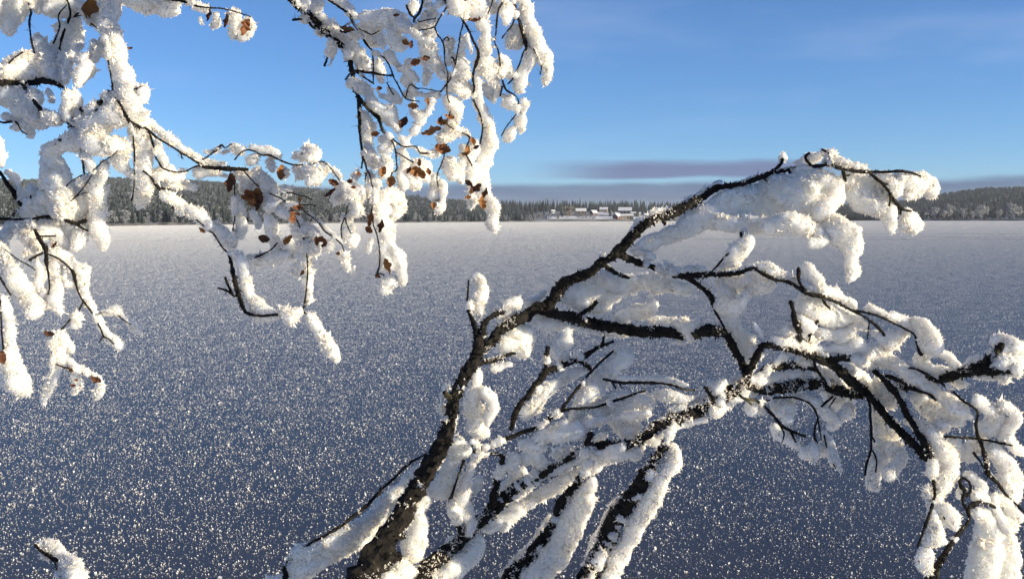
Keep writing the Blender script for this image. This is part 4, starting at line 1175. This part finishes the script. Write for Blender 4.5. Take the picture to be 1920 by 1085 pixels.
# ---------------------------------------------------------------- frosted trees in front
VOX = 0.0030
def parse(txt):
    S = []
    for ln in txt.strip().splitlines():
        ln = ln.strip()
        if not ln: continue
        head, rest = ln.split(" ", 1)
        z = float(head[1:] or 0) / 100.0
        P = np.array([[float(v) for v in q.split()] for q in rest.split(",")])
        S.append((head[0], z, P))
    return S
def depth_field(base, tilt_x, tilt_y, x0, y0, ph):
    def f(x, y):
        return (base + tilt_x * (x - x0) / 1000.0 + tilt_y * np.clip(y - y0, -800, 800) / 1000.0
                + 0.055 * np.sin(x / 83.0 + y / 140.0 + ph) + 0.045 * np.sin(x / 190.0 - y / 70.0 + 2 * ph) + 0.012 * np.sin(x / 23.0 + y / 31.0 + ph))
    return f
def resample(P, step_px):
    """Catmull-Rom through the traced points"""
    out = []
    n = len(P)
    for i in range(n - 1):
        p0, p1, p2, p3 = P[max(i - 1, 0)], P[i], P[i + 1], P[min(i + 2, n - 1)]
        L = math.hypot(*(p2 - p1)[:2]); st = step_px(p1, p2)
        m = max(1, int(math.ceil(L / st)))
        for k in range(m):
            t = k / m
            q = 0.5 * ((2 * p1) + (-p0 + p2) * t + (2 * p0 - 5 * p1 + 4 * p2 - p3) * t * t + (-p0 + 3 * p1 - 3 * p2 + p3) * t ** 3)
            q[2] = p1[2] + (p2[2] - p1[2]) * t
            out.append(q)
    out.append(P[-1].copy())
    return np.array(out)
def bark_mesh(name, W, R, seed):
    """knobbly tapering tube along world points W with radii R"""
    n = len(W)
    seg = 12 if R.max() > 0.006 else 7
    T = np.gradient(W, axis=0); T /= np.linalg.norm(T, axis=1)[:, None] + 1e-9
    up = np.array([0.13, -0.9, 0.41]); V = []
    A = np.cross(T, up); A /= np.linalg.norm(A, axis=1)[:, None] + 1e-9
    B = np.cross(T, A)
    ang = np.arange(seg) * 2 * math.pi / seg
    ring = A[:, None, :] * np.cos(ang)[None, :, None] + B[:, None, :] * np.sin(ang)[None, :, None]
    base = (W[:, None, :] + ring * R[:, None, None]).reshape(-1, 3)
    rough = 0.90 + 0.22 * vnoise(base, 90.0, seed) + 0.34 * vnoise(base, 260.0, seed + 1)
    V = (W[:, None, :] + ring * R[:, None, None] * rough.reshape(n, seg, 1)).reshape(-1, 3)
    V = np.concatenate([V, W[:1], W[-1:] + T[-1:] * R[-1] * 0.8])
    i = np.arange(n - 1)[:, None] * seg; j = np.arange(seg)[None, :]; j2 = (j + 1) % seg
    Q = np.stack([(i + j).ravel(), (i + j2).ravel(), (i + seg + j2).ravel(), (i + seg + j).ravel()], 1)
    c0, c1 = n * seg, n * seg + 1
    Tt = [(c0, (k + 1) % seg, k) for k in range(seg)] + [(c1, (n - 1) * seg + k, (n - 1) * seg + (k + 1) % seg) for k in range(seg)]
    # bark crumbs, buds and lichen tufts
    r = np.random.default_rng(seed)
    m = int(min(900, 9 + (n * 1.6)))
    k = r.integers(0, n, m); a = r.uniform(0, 2 * math.pi, m)
    nrm = A[k] * np.cos(a)[:, None] + B[k] * np.sin(a)[:, None]
    P0 = W[k] + nrm * R[k][:, None] * 0.9
    s = np.clip(R[k] * r.uniform(0.25, 0.7, m), 0.0011, 0.0045)
    d = nrm + r.normal(0, 0.5, (m, 3)); d /= np.linalg.norm(d, axis=1)[:, None]
    e = np.cross(d, r.normal(0, 1, (m, 3))); e /= np.linalg.norm(e, axis=1)[:, None]
    e2 = np.cross(d, e)
    sp = (r.random(m) < 0.10) & (R[k] < 0.006); s = np.where(sp, s * 0.6, s); tall = np.where(sp, r.uniform(0.006, 0.016, m), s * 1.5)   # some are short spurs
    b0 = len(V)
    crumbs = np.stack([P0 + e * s[:, None] * 0.6, P0 - e * s[:, None] * 0.4 + e2 * s[:, None] * 0.6, P0 - e * s[:, None] * 0.4 - e2 * s[:, None] * 0.6, P0 + d * tall[:, None]], 1).reshape(-1, 3)
    q = b0 + np.arange(m) * 4
    Tt = np.concatenate([np.array(Tt), np.stack([q, q + 1, q + 3], 1), np.stack([q + 1, q + 2, q + 3], 1), np.stack([q + 2, q, q + 3], 1)])
    return mesh_np(name, np.concatenate([V, crumbs]), tris=Tt, quads=Q, mat=M_BARK, smooth=False)

bm = bmesh.new(); bmesh.ops.create_icosphere(bm, subdivisions=2, radius=1.0)
ICO_V = np.array([v.co[:] for v in bm.verts]); ICO_T = np.array([[v.index for v in f.verts] for f in bm.faces]); bm.free()

PENDING = []      # frost bodies waiting for their voxel skin
def leaf_mesh(seed, mat):
    r = random.Random(seed); V, T = [], []
    n = 9; rim = []
    for k in range(n):
        f = k / (n - 1)
        w = 0.62 * math.sin(math.pi * min(1, f * 0.92 + 0.06)) ** 0.8
        x = -1 + 2 * f
        c = 0.35 * x * x
        for s in (-1, 0, 1):
            ww = w * s * (1 + r.uniform(-0.22, 0.18) * abs(s))
            V.append((x, ww, c + 0.6 * abs(ww) * r.uniform(0.3, 1.6) + r.uniform(-.1, .1)))
    for k in range(n - 1):
        for j in range(2):
            a = k * 3 + j
            T += [(a, a + 3, a + 4), (a, a + 4, a + 1)]
    V += [(-1.0, 0, 0.35), (-1.5, 0.05, 0.5), (-1.5, -0.03, 0.52)]
    b0 = len(V) - 3; T.append((b0, b0 + 1, b0 + 2))
    return mesh_np("leaf", V, tris=T, mat=mat)
LEAF_ME = [leaf_mesh(k, M_LEAF[k % 3]) for k in range(9)]

def build_tree(name, root_pt, label, cat, text, leaves, dfield, seed, cover=0.2, shrink=2.2, slim=1.0):
    S = parse(text)
    root = empty(name, root_pt); tag(root, label, cat)
    barks = []
    r = np.random.default_rng(seed)
    first = True
    for n_, (kind, z, P) in enumerate([s for s in S if s[0] in 'bc']):
        Q = resample(P, lambda a, b: max(3.0, 0.45 * min(a[2], b[2])) if max(a[1], b[1]) < 1200 and min(a[0], b[0]) > -80 else 14.0)
        i_ = np.arange(len(Q)) / max(1, len(Q) - 1)
        ramp = np.clip(np.minimum(i_ / 0.25, (1 - i_) / 0.1), 0, 1) if z <= -0.03 else 1.0    # bows towards the camera between its joints
        d = dfield(Q[:, 0], Q[:, 1]) + z * ramp
        W = px_np(np.stack([Q[:, 0], Q[:, 1], d], 1))
        R = Q[:, 2] * d / F_PX * np.where(Q[:, 2] < 3.2, slim, 1.0)
        inside = W[:, 2] > 0.55
        W, R = W[inside], R[inside]
        nm = "trunk" if R.max() > 0.04 else ("branch" if P[:, 2].max() >= 5 else "twig")
        o = link(nm, bark_mesh(nm, W, R, seed * 100 + n_), root)
        barks.append((o, Q[:, :2], z, W, R, d[inside], kind))
    # frost strokes go to the nearest twig
    groups = {}
    for bi, (o, B, z, W, R, d, bk) in enumerate(barks):      # patches of rime wrapped over the bark
        P = resample([s for s in S if s[0] in 'bc'][bi][2], lambda a, b: max(2.0, 0.35 * min(a[2], b[2])))
        P = P[(P[:, 0] > -400) & (P[:, 0] < 2150) & (P[:, 1] > -330) & (P[:, 1] < 1130)]
        if len(P) < 2: continue
        m_ = vnoise(np.stack([P[:, 0], P[:, 1], P[:, 0] * 0 + bi * 3.3], 1), 1 / 26.0, 40 + seed) + 0.5 * vnoise(np.stack([P[:, 0], P[:, 1], P[:, 0] * 0 + bi], 1), 1 / 9.0, 50 + seed)
        P = P[m_ > (cover if bk == 'b' else -0.12)]
        if len(P) < 2: continue
        P[:, 0] += r.normal(0.25, 0.25, len(P)) * P[:, 2]; P[:, 1] += r.normal(-0.15, 0.35, len(P)) * P[:, 2]
        big = P[:, 2] > 6
        P[:, 2] = np.where(big, P[:, 2] * r.uniform(0.25, 0.6, len(P)), P[:, 2] * r.uniform(0.8, 1.25, len(P)) + 1.2)
        groups.setdefault(bi, []).append(('r', z, P))
    for kind, z, P in S:
        if kind in 'bc': continue
        Q = resample(P, lambda a, b: max(2.0, 0.4 * min(a[2], b[2])))
        best, bi = 1e9, 0
        for i, (o, B, *_r) in enumerate(barks):
            dd = np.sqrt(((Q[:, None, :2] - B[None, :, :]) ** 2).sum(2)).min(1).mean()
            if dd < best: best, bi = dd, i
        groups.setdefault(bi, []).append((kind, z, Q))
    for bi, strokes in groups.items():
        C, RR = [], []
        zb = barks[bi][2]
        for kind, z, Q in strokes:
            d0 = dfield(Q[:, 0], Q[:, 1]) + (z if z else zb)
            if kind != 'r':
                Q = Q.copy(); Q[:, 2] = np.maximum(Q[:, 2] - shrink, Q[:, 2] * 0.65)
                Q[:, 2] *= 1.0 + 0.26 * vnoise(np.stack([Q[:, 0], Q[:, 1], Q[:, 0] * 0 + bi * 7.7], 1), 1 / 15.0, 60)
            rm = Q[:, 2] * d0 / F_PX
            rz = np.minimum(rm, 0.008 + 0.42 * rm)
            k = {'f': 1.05, 'g': 1.1, 'a': 0.0, 'r': 0.0}[kind]
            off = 0.018 if kind == 'g' else 0.0035
            if kind in 'ar': off = 0
            if kind == 'r': rz = rm; off = r.uniform(-1.1, 0.4, len(Q)) * np.maximum(rm, 0.003)
            d = d0 + k * rz + off
            C.append(np.stack([Q[:, 0], Q[:, 1], d], 1)); RR.append(np.stack([rm, rz], 1))
            # lumps on the outline
            m = int(len(Q) * (0.5 if kind != 'g' else 0.3))
            j = r.integers(0, len(Q), m); a = r.uniform(0, 6.283, m); f = r.uniform(0.28, 0.5, m)
            o_ = r.uniform(0.55, 0.85, m)
            C.append(np.stack([Q[j, 0] + np.cos(a) * Q[j, 2] * o_, Q[j, 1] + np.sin(a) * Q[j, 2] * o_, d[j] + r.uniform(-0.5, 0.3, m) * rz[j]], 1))
            RR.append(np.stack([rm[j] * f, rm[j] * f], 1))
        C, RR = np.concatenate(C), np.concatenate(RR)
        ok = (C[:, 1] < 1160) & (C[:, 1] > -340)
        C, RR = C[ok], RR[ok]
        if not len(C): continue
        W = px_np(C)
        L = ICO_V[None] * np.stack([RR[:, 0], RR[:, 0], RR[:, 1]], 1)[:, None, :]
        V = (L.reshape(-1, 3) @ CR.T).reshape(len(W), -1, 3) + W[:, None, :]
        T = (ICO_T[None] + (np.arange(len(W)) * len(ICO_V))[:, None, None]).reshape(-1, 3)
        o = link("frost", mesh_np("frost", V.reshape(-1, 3), tris=T), barks[bi][0])
        md = o.modifiers.new("skin", 'REMESH'); md.mode = 'VOXEL'; md.voxel_size = VOX
        PENDING.append((o, seed + bi))
    # rime dust on the bark itself
    for bi, (o, B, z, W, R, d, bk) in enumerate(barks):
        if R.max() < 0.0045: continue
        uv = (W - CT) @ CR
        X_ = uv[:, 0] / -uv[:, 2] * F_PX + CX; Y_ = -uv[:, 1] / -uv[:, 2] * F_PX + CY
        seen = (X_ > -30) & (X_ < 1950) & (Y_ > -30) & (Y_ < 1115) & (R > 0.003)
        if seen.sum() < 3: continue
        Ws, Rs = W[seen], R[seen]
        T_ = np.gradient(Ws, axis=0); T_ /= np.linalg.norm(T_, axis=1)[:, None] + 1e-9
        A_ = np.cross(T_, np.array([0.13, -0.9, 0.41])); A_ /= np.linalg.norm(A_, axis=1)[:, None] + 1e-9
        B_ = np.cross(T_, A_)
        step = np.linalg.norm(np.diff(Ws, axis=0), axis=1).mean()
        m = int((2 * math.pi * Rs).sum() * step / (0.0030 ** 2))
        if m < 8: continue
        k = r.choice(len(Ws), m, p=Rs / Rs.sum()); a = r.uniform(0, 6.283, m)
        nrm = A_[k] * np.cos(a)[:, None] + B_[k] * np.sin(a)[:, None]
        P0 = Ws[k] + nrm * Rs[k][:, None] * 0.95 + T_[k] * (r.uniform(-.5, .5, m) * step)[:, None]
        dens = 1.2 * vnoise(P0, 1 / 0.022, 71) + 0.6 * vnoise(P0, 1 / 0.006, 72) + 0.5 * nrm[:, 2] + 0.35 * nrm[:, 0]
        kp = dens > (0.30 if bk == 'c' else 0.80)
        P0, nrm = P0[kp], nrm[kp]; m = len(P0)
        if m < 8: continue
        s_ = np.exp(r.normal(math.log(0.0018), 0.35, m))[:, None]
        d_ = nrm + r.normal(0, 0.5, (m, 3)); d_ /= np.linalg.norm(d_, axis=1)[:, None]
        e_ = np.cross(d_, r.normal(0, 1, (m, 3))); e_ /= np.linalg.norm(e_, axis=1)[:, None]; f_ = np.cross(d_, e_)
        V_ = np.stack([P0 + e_ * s_ * .6, P0 - e_ * s_ * .4 + f_ * s_ * .6, P0 - e_ * s_ * .4 - f_ * s_ * .6, P0 + d_ * s_ * 1.3], 1).reshape(-1, 3)
        q_ = np.arange(m) * 4
        T3 = np.concatenate([np.stack([q_, q_ + 1, q_ + 3], 1), np.stack([q_ + 1, q_ + 2, q_ + 3], 1), np.stack([q_ + 2, q_, q_ + 3], 1)])
        tag(link("rime", mesh_np("rime", V_, tris=T3, mat=M_FLAKE), o), kind="stuff")
    # withered leaves
    if leaves:
        for k, q in enumerate(leaves.replace("\n", ",").split(",")):
            if not q.strip(): continue
            x, y, w, h, rot = [float(v) for v in q.split()]
            best, bi = 1e9, 0
            for i, (o, B, *_r) in enumerate(barks):
                dd = np.sqrt(((B - np.array([x, y])) ** 2).sum(1)).min()
                if dd < best: best, bi = dd, i
            d = float(dfield(np.array([x]), np.array([y]))[0]) + barks[bi][2] - 0.013
            p_ = px(x, y, d)
            big = max(w, h) * 1.3 * d / F_PX; ratio = min(1.0, min(w, h) / max(w, h))
            o = link("leaf", LEAF_ME[int(r.integers(0, 9))], barks[bi][0])
            ang = math.radians(rot) + (math.pi / 2 if h > w else 0)
            Lm = Matrix.Rotation(-ang + r.uniform(-.2, .2), 4, 'Z') @ Matrix.Rotation(r.uniform(-0.6, 0.6), 4, 'Y') @ Matrix.Rotation(math.acos(min(1, 0.35 + 0.65 * ratio)) * r.choice([-1, 1]), 4, 'X')
            o.matrix_world = Matrix.Translation(p_) @ CAM_M.to_3x3().to_4x4() @ Lm @ Matrix.Scale(big, 4)
            o.matrix_parent_inverse = Matrix.Identity(4)
            pm = barks[bi][0].matrix_parent_inverse
            o.matrix_basis = Matrix.Translation(p_) @ CAM_M.to_3x3().to_4x4() @ Lm @ Matrix.Scale(big, 4)
    return root, barks

DF_L = depth_field(1.86, 0.06, -0.04, 500, 300, 0.4)
DF_R = depth_field(2.02, -0.06, -0.10, 1200, 700, 2.1)
DF_S = depth_field(2.1, 0, 0, 100, 1000, 1.0)
def foot(x, y, f):
    p_ = px(x, y, float(f(np.array([float(x)]), np.array([float(y)]))[0]))
    return Vector((p_.x, p_.y, float(bank_z(np.array(p_.x), np.array(p_.y)))))
ALL = []
ALL.append(build_tree("birch_tree", foot(-635, 2200, DF_L), "frost laden birch limbs with withered brown leaves hanging from the upper left", "tree", TREE_LEFT, LEAVES_LEFT, DF_L, 1, 0.34, 0.6, 0.85))
ALL.append(build_tree("birch_tree", foot(870, 2200, DF_R), "arching dark stems thick with hoarfrost rising from the bottom centre to the right", "tree", TREE_RIGHT, "", DF_R, 2, 0.6, 1.5))
ALL.append(build_tree("sapling", foot(170, 2000, DF_S), "short bent frosted sapling tip in the bottom left corner", "sapling", STUB_LEFT, "", DF_S, 3))

# turn the sphere clouds into frost: voxel skin, ragged surface, needle crystals
bpy.context.view_layer.update()
dg = bpy.context.evaluated_depsgraph_get()
SKINS = []
for o, sd in PENDING:
    ev = o.evaluated_get(dg); me = ev.to_mesh()
    n = len(me.vertices)
    co = np.zeros(n * 3, np.float32); me.vertices.foreach_get("co", co)
    no = np.zeros(n * 3, np.float32); me.vertices.foreach_get("normal", no)
    q = np.zeros(len(me.loops), np.int32); me.loops.foreach_get("vertex_index", q)
    SKINS.append((o, sd, co.reshape(-1, 3).astype(float), no.reshape(-1, 3).astype(float), q.reshape(-1, 4)))
    ev.to_mesh_clear()
def pieces(n, Q):
    lab = np.arange(n)
    while True:
        m = lab[Q].min(1); new = lab.copy()
        for k in range(4): np.minimum.at(new, Q[:, k], m)
        new = new[new]
        if (new == lab).all(): return lab
        lab = new
CLUMPS = []
for o, sd, co, no, Q in SKINS:
    o.modifiers.clear()
    lab = pieces(len(co), Q)
    ids, cnt = np.unique(lab, return_counts=True)
    main = ids[np.argmax(cnt)]
    for k, lid in enumerate(ids[(cnt >= 70) | (ids == main)]):
        vs_ = np.where(lab == lid)[0]; mp = np.full(len(co), -1); mp[vs_] = np.arange(len(vs_))
        q = mp[Q[lab[Q[:, 0]] == lid]]
        ob = o if lid == main else link("frost", o.data, o.parent)
        CLUMPS.append((ob, sd + 31 * k, co[vs_], no[vs_], q))
OLD = {o.data.name for o, *_ in SKINS}
for o, sd, co, no, Q in CLUMPS:
    r = np.random.default_rng(sd)
    E = np.concatenate([Q[:, [0, 1]], Q[:, [1, 2]], Q[:, [2, 3]], Q[:, [3, 0]]])
    for _ in range(2):
        acc = np.zeros_like(co); cnt = np.zeros(len(co))
        for ax in range(3): acc[:, ax] = np.bincount(E[:, 0], co[E[:, 1], ax], len(co)) + np.bincount(E[:, 1], co[E[:, 0], ax], len(co))
        cnt = np.bincount(E.ravel(), minlength=len(co)); co = 0.45 * co + 0.55 * acc / np.maximum(cnt, 1)[:, None]
    big = vnoise(co, 1 / 0.034, 1); mid = vnoise(co, 1 / 0.013, 2); fine = vnoise(co, 1 / 0.0055, 3)
    V = co + no * (0.0048 * big + 0.0030 * mid + 0.0009 * fine + 0.0010)[:, None]
    # needles
    a, b, c = V[Q[:, 0]], V[Q[:, 1]], V[Q[:, 2]]
    fn = np.cross(b - a, c - a); ar = np.linalg.norm(fn, axis=1); fn /= ar[:, None] + 1e-12
    m = int(ar.sum() / (0.0027 ** 2))
    k = r.choice(len(Q), m, p=ar / ar.sum())
    w = r.random((m, 4)); w /= w.sum(1)[:, None]
    P0 = (V[Q[k]] * w[:, :, None]).sum(1)
    d = fn[k] + r.normal(0, 0.55, (m, 3)); d /= np.linalg.norm(d, axis=1)[:, None]
    ln = np.exp(r.normal(math.log(0.0027), 0.38, m)); ln *= 1 + 1.1 * np.clip(vnoise(P0, 1 / 0.02, 8) + 0.1, 0, 1); wd = ln * r.uniform(0.22, 0.45, m)
    e = np.cross(d, r.normal(0, 1, (m, 3))); e /= np.linalg.norm(e, axis=1)[:, None]
    P0 = P0 - d * 0.0008
    F = np.stack([P0 - e * wd[:, None], P0 + e * wd[:, None], P0 + d * ln[:, None] + e * (wd * 0.5)[:, None]], 1).reshape(-1, 3)
    T = len(V) + np.arange(m * 3).reshape(-1, 3)
    sm = np.concatenate([np.zeros(m, bool), np.ones(len(Q), bool)])
    o.data = mesh_np("frost", np.concatenate([V, F]), tris=T, quads=Q, mat=M_FROST, smooth=sm, mat2=M_FLAKE)
for nm_ in OLD:
    if nm_ in bpy.data.meshes: bpy.data.meshes.remove(bpy.data.meshes[nm_])

# ---------------------------------------------------------------- winter air
M_HAZE = bpy.data.materials.new("haze"); M_HAZE.use_nodes = True
nt = M_HAZE.node_tree; nt.nodes.clear()
pv = nt.nodes.new('ShaderNodeVolumePrincipled'); mo = nt.nodes.new('ShaderNodeOutputMaterial')
pv.inputs['Color'].default_value = (0.86, 0.92, 1.0, 1)
pv.inputs['Density'].default_value = 0.00007
nt.links.new(pv.outputs[0], mo.inputs['Volume'])
V, Q = box(-9500, 9500, -300, 9500, -60, 96)
tag(link("haze", mesh_np("haze", V, quads=Q, mat=M_HAZE)), "thin cold haze over the frozen lake and far shore", "haze", kind="stuff")
